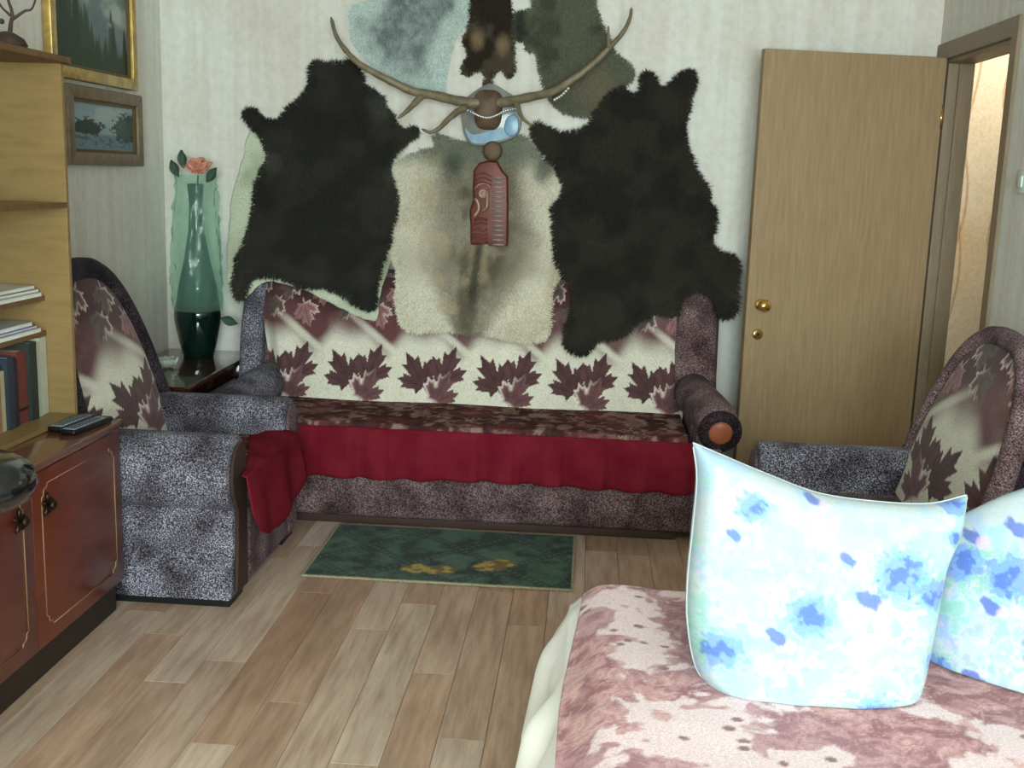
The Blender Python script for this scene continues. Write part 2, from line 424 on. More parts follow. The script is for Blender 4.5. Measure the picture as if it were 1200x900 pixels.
for lo, hi in (((XL, YF - .1, -.006), (WX0, YF, ZC)), ((WX1, YF - .1, -.006), (XR, YF, ZC)), ((WX0, YF - .1, -.006), (WX1, YF, WZ0)), ((WX0, YF - .1, WZ1), (WX1, YF, ZC))): add_box(bm, lo, hi)
struct(bmobj('wall_front', bm, M['wall'], None, False))
bm = bmesh.new(); t = .05
for lo, hi in (((WX0, YF - .06, WZ0), (WX0 + t, YF - .01, WZ1)), ((WX1 - t, YF - .06, WZ0), (WX1, YF - .01, WZ1)), ((WX0 + t, YF - .06, WZ0), (WX1 - t, YF - .01, WZ0 + t)), ((WX0 + t, YF - .06, WZ1 - t), (WX1 - t, YF - .01, WZ1)), ((.33, YF - .06, WZ0 + t), (.37, YF - .01, WZ1 - t))): add_box(bm, lo, hi)
win = struct(bmobj('window_1', bm, M['ceil'], None, False))
for x0, x1 in ((WX0 + t, .33), (.37, WX1 - t)):
    box('pane', (x0, YF - .04, WZ0 + t), (x1, YF - .035, WZ1 - t), M['pane'], win, 0)
struct(box('baseboard_left', (XL, 3.45, 0), (XL + .012, YB, .055), M['frame'], None, .003))
struct(box('baseboard_back', (XL + .012, YB - .012, 0), (XR - .001, YB, .055), M['frame'], None, .003))
struct(box('baseboard_right', (XR - .012, YF, 0), (XR, DY0 - .07, .055), M['frame'], None, .003))
# hallway seen through the door
XH, YH = 2.85, 5.78
bm = bmesh.new(); add_box(bm, (XR + .11, YH, -.006), (XH, YH + .1, ZC))
struct(bmobj('wall_hall_back', bm, M['ceil'], None, False))
gx, gz = np.meshgrid(np.linspace(XR + .111, XH, 220), np.linspace(0, ZC, 260), indexing='ij')
col = np.empty(gx.shape + (3,)); col[:] = lin((232, 222, 200))
col = mixa(col, lin((222, 194, 150)), 0.5 * sstep(.5, .7, fbm(gx, gz, 2, 2, 4)))
for k, (x0, am, fr, ph) in enumerate(((1.80, .035, 5.2, 0), (1.82, .05, 5.2, .6), (1.84, .03, 6.1, 1.5), (2.03, .035, 9, 0), (2.06, .03, 9, .9), (2.35, .05, 5, 0), (2.39, .04, 5.7, 1))):
    col = mixa(col, lin((186, 148, 100)), 0.75 * sstep(.009, .002, np.abs(gx - x0 - am * np.sin(gz * fr + ph))))
struct(sheet('wall_hall_paper', np.stack([gx, np.full_like(gx, YH - .002), gz], -1), M['hall'], None, col))
struct(box('wall_hall_side', (XH, 3.2, -.006), (XH + .1, YH, ZC), M['ceil'], None, 0))
struct(box('wall_hall_near', (XR + .11, 3.1, -.006), (XH, 3.2, ZC), M['ceil'], None, 0))
struct(box('wall_hall_left', (XR + .06, YB + .1, -.006), (XR + .11, YH, ZC), M['ceil'], None, 0))
hl = thing('ceiling_lamp', 'round white ceiling lamp in the hallway beyond the door', 'lamp', (2.3, 5.3, ZC))
lathe('lamp_base', [(.09, -.02), (.1, -.015), (.1, 0)], (2.3, 5.3, ZC), M['brass'], hl)
lathe('lamp_shade', [(.02, -.12), (.08, -.105), (.125, -.06), (.13, -.02), (.12, -.0201)], (2.3, 5.3, ZC), glass('opal', (250, 240, 220), .3, .4, (255, 250, 235)), hl)
pl = bpy.data.lights.new('hall_bulb', 'POINT'); pl.energy = 26; pl.color = (1.0, .90, .76); pl.shadow_soft_size = .06
po = bpy.data.objects.new('hall_bulb', pl); C.objects.link(po); po.location = (2.3, 5.3, ZC - .17)

# door frame and door
bm = bmesh.new()
add_box(bm, (XR - .014, DY0 - .055, 0), (XR, DY0 + .012, DZ + .06)); add_box(bm, (XR - .014, DY1 - .012, 0), (XR, YB - .012, DZ + .06)); add_box(bm, (XR - .014, DY0 + .012, DZ - .012), (XR, DY1 - .012, DZ + .06))
bmesh.ops.bevel(bm, geom=bm.edges[:], offset=.003, segments=2, affect='EDGES')
fr = struct(bmobj('trim_1', bm, M['frame'])); fr['label'] = 'oak door casing'
bm = bmesh.new()
for y0, y1, z0, z1 in ((DY1 - .03, DY1, 0, DZ), (DY0, DY0 + .03, 0, DZ), (DY0 + .03, DY1 - .03, DZ - .03, DZ)):
    add_box(bm, (XR + .001, y0, z0), (XR + .11, y1, z1))
for y0, y1, z0, z1 in ((DY1 - .042, DY1 - .031, 0, DZ - .03), (DY0 + .031, DY0 + .042, 0, DZ - .03)):
    add_box(bm, (XR + .045, y0, z0), (XR + .11, y1, z1))
bmesh.ops.bevel(bm, geom=bm.edges[:], offset=.002, segments=1, affect='EDGES')
struct(bmobj('trim_2', bm, M['frame']))
hinge = Vector((XR - .02, DY1 - .005, 0)); free = Vector((.683, 4.905, 0)); dv = (free - hinge); DW = dv.length
ang = math.atan2(dv.y, dv.x)
MD = Matrix.Translation(hinge) @ Matrix.Rotation(ang, 4, 'Z')       # local x along leaf, local +y towards the room after turn
door = struct(box('door_1', (0, 0, .01), (DW, .038, 1.998), M['oak'], None, .002, 1, MD)); door['label'] = 'oak veneer door standing open'
def door_part(name, prof, lx, z, mat, parent):
    Mr = (MD.to_3x3() @ Matrix.Rotation(-PI / 2, 3, 'X'))
    p = MD @ Vector((lx, .038, z)); return lathe(name, prof, p, mat, parent, 24, Mr)
kn = door_part('door_handle', [(.026, 0), (.026, .004), (.02, .008), (.011, .012), (.010, .03), (.018, .036), (.026, .046), (.027, .058), (.02, .068), (.006, .071)], DW - .062, .925, M['brass'], door)
lr = door_part('lock_rosette', [(.024, 0), (.024, .004), (.019, .008), (.012, .009)], DW - .058, .795, M['brass'], door)
door_part('keyhole', [(.006, .0), (.006, .0105), (.004, .011)], DW - .058, .795, M['black'], lr)
for z in (.25, 1.75):
    p = hinge; tube('hinge', [(p.x + .012, p.y - .024, z - .05), (p.x + .012, p.y - .024, z + .05)], .007, M['brass'], door, 8)
sw = thing('light_switch', 'pale square light switch on the wall beside the door frame', 'light switch', (XR, 4.05, 1.48))
box('switch_plate', (XR - .012, 4.01, 1.44), (XR, 4.09, 1.52), M['switch'], sw, .003)
box('rocker', (XR - .018, 4.03, 1.46), (XR - .0121, 4.07, 1.50), M['switch'], sw, .002)

# ------------------------------------------------------------------ sofa
SX0, SX1 = -1.44, 0.44
SR, SP = M['plushbrown'], M['plush']
sofa = thing('sofa', 'plush sofa with cream maple leaf print back under the hides', 'sofa', (-.5, 4.35, 0))
box('base', (-1.42, 4.36, .035), (.46, 5.10, .33), SR, sofa, .02, 3)
box('plinth', (-1.36, 4.38, .0), (.40, 5.05, .034), M['edge'], sofa, .004)
box('seat', (-1.40, 4.355, .331), (.43, 4.86, .425), SR, sofa, .03, 4)
def yback(z): return 4.79 + np.clip(z - .42, 0, 1) * 0.36
nx, nz = 470, 130
s, t = np.meshgrid(np.linspace(0, 1, nx), np.linspace(0, 1, nz), indexing='ij')
Z = .40 + t * .58
x0 = -1.40 - .09 * sstep(0, .9, t); x1 = .44 + .02 * t
X = x0 + s * (x1 - x0)
ed = np.minimum(np.minimum(s, 1 - s) * 1.9, np.minimum(1.0, (1 - t) * .58)); dep = .035 * (1 - sstep(0, .07, ed))
Y = yback(Z) - .018 * np.sin(np.clip((Z - .42) / .5, 0, 1) * PI) + dep * 1.2
Z = Z - 0.0 * s
sheet('backrest', np.stack([X, Y, Z], -1), M['print'], sofa, leaf_print(X, Z - .415, -1.015))
prism('back_frame', [(-1.47, 4.86, .3), (-1.47, 5.03, .985), (-1.47, 5.07, 1.0), (-1.47, 5.15, .99), (-1.47, 5.16, .3)], (1.93, 0, 0), SR, sofa, .012)
# wings that close the back at both ends
prism('wing', [(.39, 4.80, .50), (.385, 4.86, .72), (.395, 4.96, .95), (.40, 5.00, .995), (.40, 5.14, .995), (.40, 5.15, .42), (.40, 4.86, .42)], (.19, .0, .0), M['plushbrown'], sofa, .045, 5)
prism('wing', [(-1.575, 4.86, .50), (-1.575, 4.90, .72), (-1.575, 5.0, .94), (-1.575, 5.03, .97), (-1.575, 5.14, .97), (-1.575, 5.15, .42), (-1.575, 4.86, .42)], (.105, 0, 0), SP, sofa, .035, 5)
for sg, xa, xb in ((1, .475, .545), (-1, -1.42, -1.46)):
    if sg > 0:
        p = spline([(xa, 4.88, .535), (xa + .02, 4.66, .525), (xb - .01, 4.46, .50), (xb, 4.33, .475)], 14); rd_ = np.interp(np.arange(14), [0, 1, 11, 12.6, 13], [.06, .085, .088, .085, .066])
    else:
        p = spline([(-1.42, 5.02, .49), (-1.43, 4.8, .485), (-1.45, 4.5, .465), (-1.46, 4.31, .44)], 14); rd_ = np.interp(np.arange(14), [0, 11, 12.6, 13], [.088, .088, .085, .066])
    a = tube('arm', p, rd_, SR if sg > 0 else SP, sofa, 20)
    d = (p[-1] - p[-2]); d /= np.linalg.norm(d); q = Vector(d).to_track_quat('Z', 'Y').to_matrix()
    rg = lathe('arm_ring', [(.07, -.02), (.088, -.005), (.086, .012), (.05, .016)], p[-1], M['plushdark'], a, 24, q)
    lathe('wooden_cap', [(.047, .0), (.047, .022), (.040, .027), (.01, .029)], p[-1], M['cap'], a, 24, q)
    box('arm_panel', (min(xa - .03, xb - .05) if sg > 0 else xb - .02, 4.33, .04), (xb + .02 if sg > 0 else max(xa + .02, xb + .06), 5.05, .47), SR if sg > 0 else SP, a, .02, 3)
for x in (-1.3, .34):
    lathe('foot', [(.02, 0), (.024, .004), (.024, .034)], (x, 4.42, 0), M['edge'], sofa, 12)

# patterned throw with its red pleated skirt
cov = thing('seat_throw', 'patterned seat throw with a pleated red velvet skirt lying on the sofa', 'throw', (-.5, 4.35, .43))
gx, gy = np.meshgrid(np.linspace(-1.395, .425, 330), np.linspace(4.325, 4.80, 80), indexing='ij')
gz = .438 + .004 * np.sin(gx * 8) * np.sin(gy * 11) - .03 * sstep(4.36, 4.325, gy)
sheet('top_panel', np.stack([gx, gy, gz], -1), M['seatprint'], cov, dense_print(gx, gy), .006)
nx, nz = 240, 16
s, t = np.meshgrid(np.linspace(0, 1, nx), np.linspace(0, 1, nz), indexing='ij')
X = -1.39 + s * (1.845 + .02 * t); ph = X / .17
saw = np.abs((ph % 1) - .08) < .05
Y = 4.322 - .012 * t * (1 + np.sin(ph * 2 * PI)) - .010 * np.exp(-(((ph % 1) - .5) / .09) ** 2) * (.4 + t) + .004 * np.sin(X * 61)
Z = .425 - t * (.205 + .005 * np.sin(X * 5.3) + .002 * np.sin(X * 37))
sheet('skirt', np.stack([X, Y, Z], -1), M['red'], cov, None, .005)

# ------------------------------------------------------------------ armchairs
def armchair(xw, sg, y0, label, u0, W=.82, bw=.042):
    root = thing('armchair', label, 'armchair', (xw + sg * .45, y0 + W / 2, 0), 'pair of leaf print armchairs')
    X = lambda d: xw + sg * d
    # arms : outward profile (o = distance outwards from the inner face)
    prof = [(.0, .05), (.0, .50), (.012, .545), (.05, .572), (.10, .572), (.145, .552), (.175, .51), (.186, .45), (.18, .39), (.158, .350), (.132, .332), (.130, .31), (.134, .25), (.138, .14), (.150, .08), (.165, .035), (.165, .03), (0, .03)]
    for near in (1, 0):
        pts = []
        for o, z in prof:
            y = (y0 + .168 - o) if near else (y0 + W - .168 + o)
            pts.append((X(.10), y, z))
        arm = prism('arm', pts, (sg * .77, 0, 0), M['plush'], root, .010, 2)
        fr_ = [(X(.872), (y0 + .168 - o) if near else (y0 + W - .168 + o), z) for o, z in ((.02, .04), (.02, .49), (.03, .53), (.06, .55), (.10, .55), (.135, .53), (.162, .49), (.170, .44), (.16, .39), (.13, .345), (.115, .325), (.12, .2), (.14, .05))]
        prism('arm_front', fr_, (sg * .012, 0, 0), M['edge'] if near else M['plushbrown'], arm, .004, 1)
        box('arm_plinth', *[tuple(v) for v in zip(*[sorted(p) for p in ((X(.12), X(.86)), ((y0 + .02, y0 + .16) if near else (y0 + W - .16, y0 + W - .02)), (0, .029))])], M['black'], arm, .002, 1)
    ya, yb = y0 + .17, y0 + W - .17
    def rb(name, d0, d1, ya_, yb_, z0, z1, mat, bv=.01, par=root):
        return box(name, (min(X(d0), X(d1)), ya_, z0), (max(X(d0), X(d1)), yb_, z1), mat, par, bv, 3)
    rb('base', .2, .885, ya, yb, .045, .30, M['plushbrown'], .012)
    rb('seat', .22, .90, ya + .002, yb - .002, .302, .44, M['plushbrown'], .035)
    rb('foot', .80, .84, yb - .06, yb - .02, 0, .044, M['edge'], .003)
    rb('foot', .80, .84, ya + .02, ya + .06, 0, .044, M['edge'], .003)
    # arched leaning back
    yc = y0 + W / 2; hw, zb, Hh = W / 2 - .065, .44, (.63 if sg > 0 else .57)
    lean = lambda z: .385 - (z - zb) * .30
    s, t = np.meshgrid(np.linspace(-1, 1, 150), np.linspace(0, 1, 120), indexing='ij')
    hgt = Hh * np.power(np.clip(1 - np.abs(s) ** 2.7, 0, 1), 1 / 2.4)
    Z = zb + t * np.maximum(hgt, .004); Yg = yc + s * hw * .96
    D = lean(Z) + .05 * np.sqrt(np.clip((1 - s ** 4) * (1 - t ** 5), 0, 1)) - .01
    sheet('backrest', np.stack([X(D), Yg, Z], -1), M['print'], root, leaf_print((Yg - yc) * (.62 if sg > 0 else .62), (Z - zb) * .95 + .0, u0))
    th = np.linspace(0, 1, 70); ss = np.sin((th - .5) * PI); 
    zz = zb + Hh * np.power(np.clip(1 - np.abs(ss) ** 2.7, 0, 1), 1 / 2.4); zz[0] = zz[-1] = zb - .05
    bp = np.stack([X(lean(zz) - .0), yc + ss * hw, zz], -1)
    tube('back_border', bp, bw, M['plushdark'] if sg > 0 else M['plushbrown'], root, 12)
    sh = [(X(lean(z) - .01), y, z) for y, z in zip(yc + ss[::2] * hw, zz[::2])]
    prism('back_shell', sh, (-sg * .13, 0, 0), M['plushdark'], root, .02, 3)
    return root
armchair(-2.005, 1, 3.405, 'plush armchair with rounded leaf print back beside the dark corner table', .05)
armchair(1.475, -1, 2.95, 'plush armchair with rounded leaf print back near the open doorway', .04, .90, .032)

# red cloth hanging over the left armchair's seat
rc = thing('armchair_throw', 'patterned cloth with a red velvet corner hanging off the armchair seat', 'throw', (-1.35, 3.8, .44))
gx, gy = np.meshgrid(np.linspace(-1.62, -1.10, 70), np.linspace(3.575, 4.015, 60), indexing='ij')
gz = np.full_like(gx, .449) - .03 * sstep(-1.125, -1.10, gx)
sheet('top_panel', np.stack([gx, gy, gz], -1), M['seatprint'], rc, dense_print(gx, gy), .005)
s, t = np.meshgrid(np.linspace(0, 1, 60), np.linspace(0, 1, 44), indexing='ij')
# a square corner: over the seat edge, then hanging in a loose point
Yt = 3.43 + s * .64
drop = np.interp(s, [0, .06, .2, .4, .6, .85, 1], [.12, .20, .235, .25, .23, .215, .18])
over = np.interp(s, [0, .15, .5, .85, 1], [.005, .025, .08, .15, .10])
L = t * (over + drop) - over
Xr = np.where(L < 0, -1.095 + L, -1.082 + .03 * np.clip(L, 0, 1) / .2 + .008 * np.sin(s * 14) * np.clip(L / .1, 0, 1))
Zr = np.where(L < 0, .4575 - .004 * sstep(-.03, 0, L), .4535 - L)
Zr = Zr + np.where(L < 0, .004 * np.sin(Yt * 30 + L * 20), 0)
sheet('red_corner', np.stack([Xr, Yt - .0 * L, Zr], -1), M['red'], rc, None, .004, 1)

# ------------------------------------------------------------------ corner table, vase, flower, dish
TZ = .57
tb = thing('side_table', 'dark polished corner table between the armchair and the sofa', 'table', (-1.77, 4.72, 0))
prism('table_top', [(-2.0, 4.26, TZ - .025), (-1.60, 4.26, TZ - .025), (-1.585, 4.28, TZ - .025), (-1.585, 5.17, TZ - .025), (-2.0, 5.17, TZ - .025)], (0, 0, .025), M['table'], tb, .004, 2)
box('apron', (-1.96, 4.30, TZ - .10), (-1.63, 5.12, TZ - .0255), M['table'], tb, .003)
for x in (-1.95, -1.64):
    for y in (4.31, 5.11): box('leg', (x - .02 + .02 * (x < -1.8), y - .02, 0), (x + .02, y + .02, TZ - .026), M['table'], tb, .004)
vx, vy = -1.805, 5.02
vs = thing('vase', 'tall dark green glass vase standing on the corner table', 'vase', (vx, vy, TZ))
lathe('vase_base', [(.070, 0), (.072, .006), (.088, .07), (.106, .16), (.108, .20), (.102, .235)], (vx, vy, TZ), M['dgreen'], vs, 9)
lathe('vase_neck', [(.100, .2355), (.085, .33), (.058, .45), (.036, .58), (.030, .70), (.038, .79), (.030, .792), (.022, .70), (.02, .5)], (vx, vy, TZ), M['lgreen'], vs, 24)
seg = 46; V = []; Fc = []
zs = np.linspace(.215, .83, 26)
for i, z in enumerate(zs):
    r0 = np.interp(z, [.215, .25, .4, .6, .8, .83], [.109, .111, .113, .104, .088, .092])
    for k in range(seg):
        a = 2 * PI * k / seg; r = r0 * (1 + .05 * math.sin(5 * a + 7 * z) + .03 * math.sin(11 * a - 13 * z)) + .004 * RNG.standard_normal()
        V.append((vx + r * math.cos(a), vy + r * math.sin(a), TZ + z))
for i in range(len(zs) - 1):
    for k in range(seg): Fc.append([i * seg + k, i * seg + (k + 1) % seg, (i + 1) * seg + (k + 1) % seg, (i + 1) * seg + k])
tag(mesh('cellophane_wrap', V, Fc, M['cello']), 'crinkled clear cellophane sleeve wrapped around the tall vase', 'wrapping')
fl = thing('artificial_rose', 'orange silk rose rising from the green vase', 'flower', (vx, vy, TZ + .5))
tube('stem', spline([(vx, vy, TZ + .5), (vx + .005, vy, TZ + .7), (vx + .02, vy - .02, TZ + .83)], 10), .004, M['leafgreen'], fl, 6)
rcn = np.array([vx + .028, vy - .03, TZ + .845])
for k in range(14):
    ring = 0 if k < 3 else (1 if k < 8 else 2); n = (3, 5, 6)[ring]; a = 2 * PI * k / n + ring * .5
    rad = (.016, .032, .046)[ring]; tilt = (.2, .6, 1.1)[ring]
    u, v = np.meshgrid(np.linspace(-1, 1, 7), np.linspace(0, 1, 6), indexing='ij')
    ww = .024 + .006 * ring; 
    px = u * ww * np.sqrt(np.clip(1 - (v * .9 - .4) ** 2, 0, 1)); out = rad * v * (1 + .2 * tilt) + .006 * u * u; up = .045 * v * math.cos(tilt) + .012 * v
    dx = math.cos(a) * out - math.sin(a) * px; dy = math.sin(a) * out + math.cos(a) * px
    # bloom tips towards the room
    G = np.stack([dx, dy * .8 - up * .35, up + dy * .35], -1) + rcn
    sheet('petal', G, M['rose'], fl, None, .0015)
for k, (dx, dz, rt) in enumerate(((-.055, .82, .4), (.075, .80, -.6), (-.03, .86, .1), (.13, .19, -1.9))):
    s, t = np.meshgrid(np.linspace(-1, 1, 5), np.linspace(0, 1, 8), indexing='ij'); wv = .022 * np.sin(t * PI) * s
    G = np.stack([vx + dx + wv * math.cos(rt) - t * .08 * math.sin(rt), np.full_like(s, vy - .05) - .02 * s * s, TZ + dz + t * .08 * math.cos(rt) + wv * math.sin(rt)], -1)
    sheet('leaf', G, M['leafgreen'], fl, None, .001)
dsh = thing('glass_dish', 'small cut glass dish on the corner table', 'dish', (-1.83, 4.66, TZ))
lathe('bowl', [(.02, .0), (.03, .004), (.05, .022), (.055, .04), (.050, .04), (.04, .022), (.01, .012)], (-1.83, 4.66, TZ), M['crystal'], dsh, 14)
for k in range(10):
    a = 2 * PI * k / 10; tube('rim_lobe', [(-1.83 + .046 * math.cos(a), 4.66 + .046 * math.sin(a), TZ + .01), (-1.83 + .056 * math.cos(a), 4.66 + .056 * math.sin(a), TZ + .044)], [.004, .007], M['crystal'], dsh, 6)

# ------------------------------------------------------------------ cabinet, bookcase
CX, CZ0, CZ1, CY0, CY1 = -1.48, .10, .64, 2.28, 3.375
cb = thing('cabinet', 'low mahogany cabinet with gold line inlay on its doors', 'cabinet', (-1.75, 2.83, 0))
box('body', (XL + .015, CY0, CZ0), (CX - .02, CY1, CZ1 - .026), M['cab'], cb, .003)
box('top', (XL + .015, CY0 - .01, CZ1 - .025), (CX + .012, CY1 + .005, CZ1), M['cabtop'], cb, .004)
box('plinth', (XL + .05, CY0 + .02, 0), (CX - .022, CY1 - .02, CZ0 - .0005), plain('plinth_brown', (46, 34, 28), .6), cb, .002)
ym = 2.80
for y0, y1, hs in ((CY0 + .003, ym - .002, 1), (ym + .002, CY1 - .003, -1)):
    dr = box('door', (CX - .019, y0, CZ0 + .002), (CX, y1, CZ1 - .034), M['cab'], cb, .003)
    a, b, c, d = y0 + .05, y1 - .05, CZ0 + .05, CZ1 - .075; n = .035; cx = CX + .0005
    for k, pts in enumerate((((a + n, d), (b - n, d)), ((a + n, c), (b - n, c)), ((a, c + n), (a, d - n)), ((b, c + n), (b, d - n)))):
        tube('inlay_line', [(cx, p[0], p[1]) for p in pts], .0019, M['inlay'], dr, 6)
    for ky, kz, sy, sz in ((a, d, 1, -1), (b, d, -1, -1), (a, c, 1, 1), (b, c, -1, 1)):
        pts = [(ky, kz + sz * n), (ky + sy * .012, kz + sz * (n - .004)), (ky + sy * .012, kz + sz * .02), (ky + sy * .02, kz + sz * .012), (ky + sy * (n - .004), kz + sz * .012), (ky + sy * n, kz)]
        tube('inlay_corner', [(cx, p[0], p[1]) for p in pts], .0024, M['inlay'], dr, 6)
    hy = (y1 - .075) if hs > 0 else (y0 + .075); hz = CZ1 - .135
    hd = lathe('handle', [(.006, 0), (.006, .012), (.013, .016), (.015, .024), (.008, .03)], (CX, hy, hz), M['pull'], dr, 12, Matrix.Rotation(PI / 2, 3, 'Y'))
    for q in range(5):
        a_ = 2 * PI * q / 5 + .3; V, Fq = tube_geo([(CX + .002, hy, hz), (CX + .005, hy + .022 * math.cos(a_), hz + .026 * math.sin(a_)), (CX + .003, hy + .032 * math.cos(a_), hz + .036 * math.sin(a_))], [.005, .008, .002], 6)
        mesh('handle_petal', V, Fq, M['pull'], dr)

BX, BZ1, BY0, BY1, T = -1.615, 1.735, 2.30, 3.375, .018
bc = thing('bookcase', 'open light wood bookcase standing on the mahogany cabinet', 'bookcase', (-1.8, 2.84, CZ1))
box('side_panel', (XL + .015, BY1 - T, CZ1), (BX, BY1, BZ1), M['shelf'], bc, .0015, 1)
box('side_panel', (XL + .015, BY0, CZ1), (BX, BY0 + T, BZ1), M['shelf'], bc, .0015, 1)
box('back_panel', (XL + .008, BY0, CZ1), (XL + .0149, BY1, BZ1), M['shelf'], bc, 0)
box('top_panel', (XL + .008, BY0 - .01, BZ1), (BX + .02, BY1 + .012, BZ1 + .02), M['shelfdark'], bc, .002, 1)
box('bottom_panel', (XL + .0151, BY0 + T, CZ1 + .0005), (BX, BY1 - T, CZ1 + .016), M['shelf'], bc, .001, 1)
SH = ((1.305, BX), (1.015, -1.70), (.905, -1.70))
for z, xf in SH:
    s_ = box('shelf', (XL + .0151, BY0 + T, z), (xf, BY1 - T, z + .016), M['shelf'], bc, .001, 1)
    box('edge_strip', (xf, BY0 + T, z), (xf + .002, BY1 - T, z + .016), M['shelfdark'], s_, 0)
# books on the bottom shelf
ycur = BY1 - T - .004
bdef = [(.050, .245, (184, 184, 164), 'cream'), (.028, .235, (170, 176, 160), 'pale grey'), (.05, .24, (40, 50, 46), 'dark green'), (.062, .222, (108, 52, 48), 'brick red'), (.028, .205, (48, 34, 44), 'dark plum'), (.042, .215, (44, 54, 66), 'slate blue'), (.03, .18, (180, 170, 138), 'ivory'), (.034, .20, (150, 112, 80), 'tan'), (.03, .20, (92, 66, 50), 'brown'), (.04, .21, (60, 80, 70), 'sage'), (.035, .20, (140, 60, 50), 'rust'), (.04, .22, (40, 50, 70), 'navy')]
prev = 'the bookcase side panel'
for k, (th, ht, cl, nm) in enumerate(bdef):
    y1 = ycur; y0 = ycur - th + .0015; ycur -= th; z0 = CZ1 + .0165; xf = -1.70 + (.004 * ((k * 7) % 3)); xb_ = xf - .15
    mt = plain('cover_' + nm.replace(' ', '_'), cl, .55, bmp=.05)
    bk = thing('book', '%s book standing upright next to %s' % (nm, prev), 'book', ((xf + xb_) / 2, (y0 + y1) / 2, z0), 'books on the lowest shelf')
    prev = 'the %s book' % nm
    bm = bmesh.new(); tk = .003
    add_box(bm, (xb_, y0, z0), (xf, y0 + tk, z0 + ht)); add_box(bm, (xb_, y1 - tk, z0), (xf, y1, z0 + ht)); add_box(bm, (xf - tk, y0 + tk, z0), (xf + .002, y1 - tk, z0 + ht))
    bmobj('cover', bm, mt, bk, False)
    box('pages', (xb_ + .003, y0 + tk, z0 + .003), (xf - tk, y1 - tk, z0 + ht - .004), M['white'], bk, 0)
    if th > .06: box('spine_band', (xf + .002, y0 + .004, z0 + ht * .18), (xf + .0028, y1 - .004, z0 + ht * .22), M['black'], bk, 0)
# magazines on the two thin shelves
mcols = [(214, 216, 206), (98, 112, 110), (222, 222, 214), (120, 160, 150), (206, 208, 200), (112, 106, 190), (200, 204, 196)]
names_m = ['white', 'grey', 'off-white', 'sea-green', 'pale', 'violet', 'light grey']
k = 0
for zi, stack in ((1.031, ((0, 3.335, .012, .0), (1, 3.335, .010, .01), (2, 3.33, .010, .02), (3, 3.05, .02, .01))), (.921, ((4, 3.32, .012, .0), (5, 3.325, .006, .015), (6, 3.315, .012, .025)))):
    z = zi
    for (ci, y1, th, ins) in stack:
        if ci == 3: z = zi
        mg = thing('magazine', '%s covered magazine lying flat %s' % (names_m[ci], 'in the stack below the middle shelf' if zi > 1 else 'in the stack just above the books'), 'magazine', (-1.81, y1 - .14, z + .0005), 'magazines on the thin shelves')
        x1 = -1.694 - ins; y0 = y1 - (.27 if ci != 3 else .22)
        box('pages', (x1 - .20, y0 + .002, z + .0008), (x1 - .002, y1 - .002, z + th - .001), M['white'], mg, 0)
        mt = plain('magazine_' + names_m[ci].replace('-', '_'), mcols[ci], .4)
        bm = bmesh.new(); add_box(bm, (x1 - .202, y0, z + .0002), (x1, y1, z + .0007)); add_box(bm, (x1 - .202, y0, z + th - .0009), (x1, y1, z + th)); 
        bmobj('cover', bm, mt, mg, False); z += th + .0004
# dry branch ornament on top of the bookcase
br = thing('branch_ornament', 'dry forked twig set in a dark lumpy base on top of the bookcase', 'ornament', (-1.670, 3.17, BZ1 + .02))
bz = BZ1 + .02
lathe('base', [(.052, 0), (.056, .012), (.046, .03), (.022, .044), (.006, .048)], (-1.680, 3.17, bz), M['twig'], br, 14)
for pts, r in (([(-1.670, 3.17, bz + .04), (-1.665, 3.17, bz + .07), (-1.660, 3.17, bz + .10), (-1.670, 3.16, bz + .16), (-1.670, 3.16, bz + .28)], .007), ([(-1.662, 3.17, bz + .08), (-1.630, 3.18, bz + .105), (-1.605, 3.19, bz + .125), (-1.580, 3.2, bz + .25)], .005), ([(-1.663, 3.165, bz + .09), (-1.690, 3.15, bz + .13), (-1.720, 3.14, bz + .25)], .004)):
    p = spline(pts, 14); tube('twig', p, np.linspace(r, r * .35, 14), M['twig'], br, 7)
lathe('bud', [(.002, -.008), (.008, -.004), (.008, .004), (.002, .008)], (-1.692, 3.17, bz + .075), M['twig'], br, 8)
# remotes on the cabinet top
for k, (c0, c1) in enumerate((((-1.588, 3.16), (-1.565, 3.365)), ((-1.535, 3.13), (-1.508, 3.345)))):
    a = Vector((*c0, 0)); b = Vector((*c1, 0)); an = math.atan2((b - a).y, (b - a).x); ln = (b - a).length; z0 = CZ1 + .0005
    MR = Matrix.Translation((a.x, a.y, z0)) @ Matrix.Rotation(an, 4, 'Z')
    rm = thing('remote_control', ('grey remote control on the cabinet top nearest the bookcase' if k == 0 else 'grey remote control on the cabinet top by its front edge'), 'remote control', (a.x, a.y, z0), 'remote controls on the cabinet')
    box('shell', (0, -.025, 0), (ln, .025, .016), M['black'], rm, .006, 3, MR)
    box('face_plate', (.008, -.020, .0161), (ln - .03, .020, .018), plain('remote_grey', (158, 168, 178), .45), rm, .0008, 1, MR)
    for i in range(8):
        for j in range(3):
            box('button', (.02 + i * .019, -.015 + j * .011, .0181), (.031 + i * .019, -.008 + j * .011, .0205), M['bt'], rm, .0008, 1, MR)

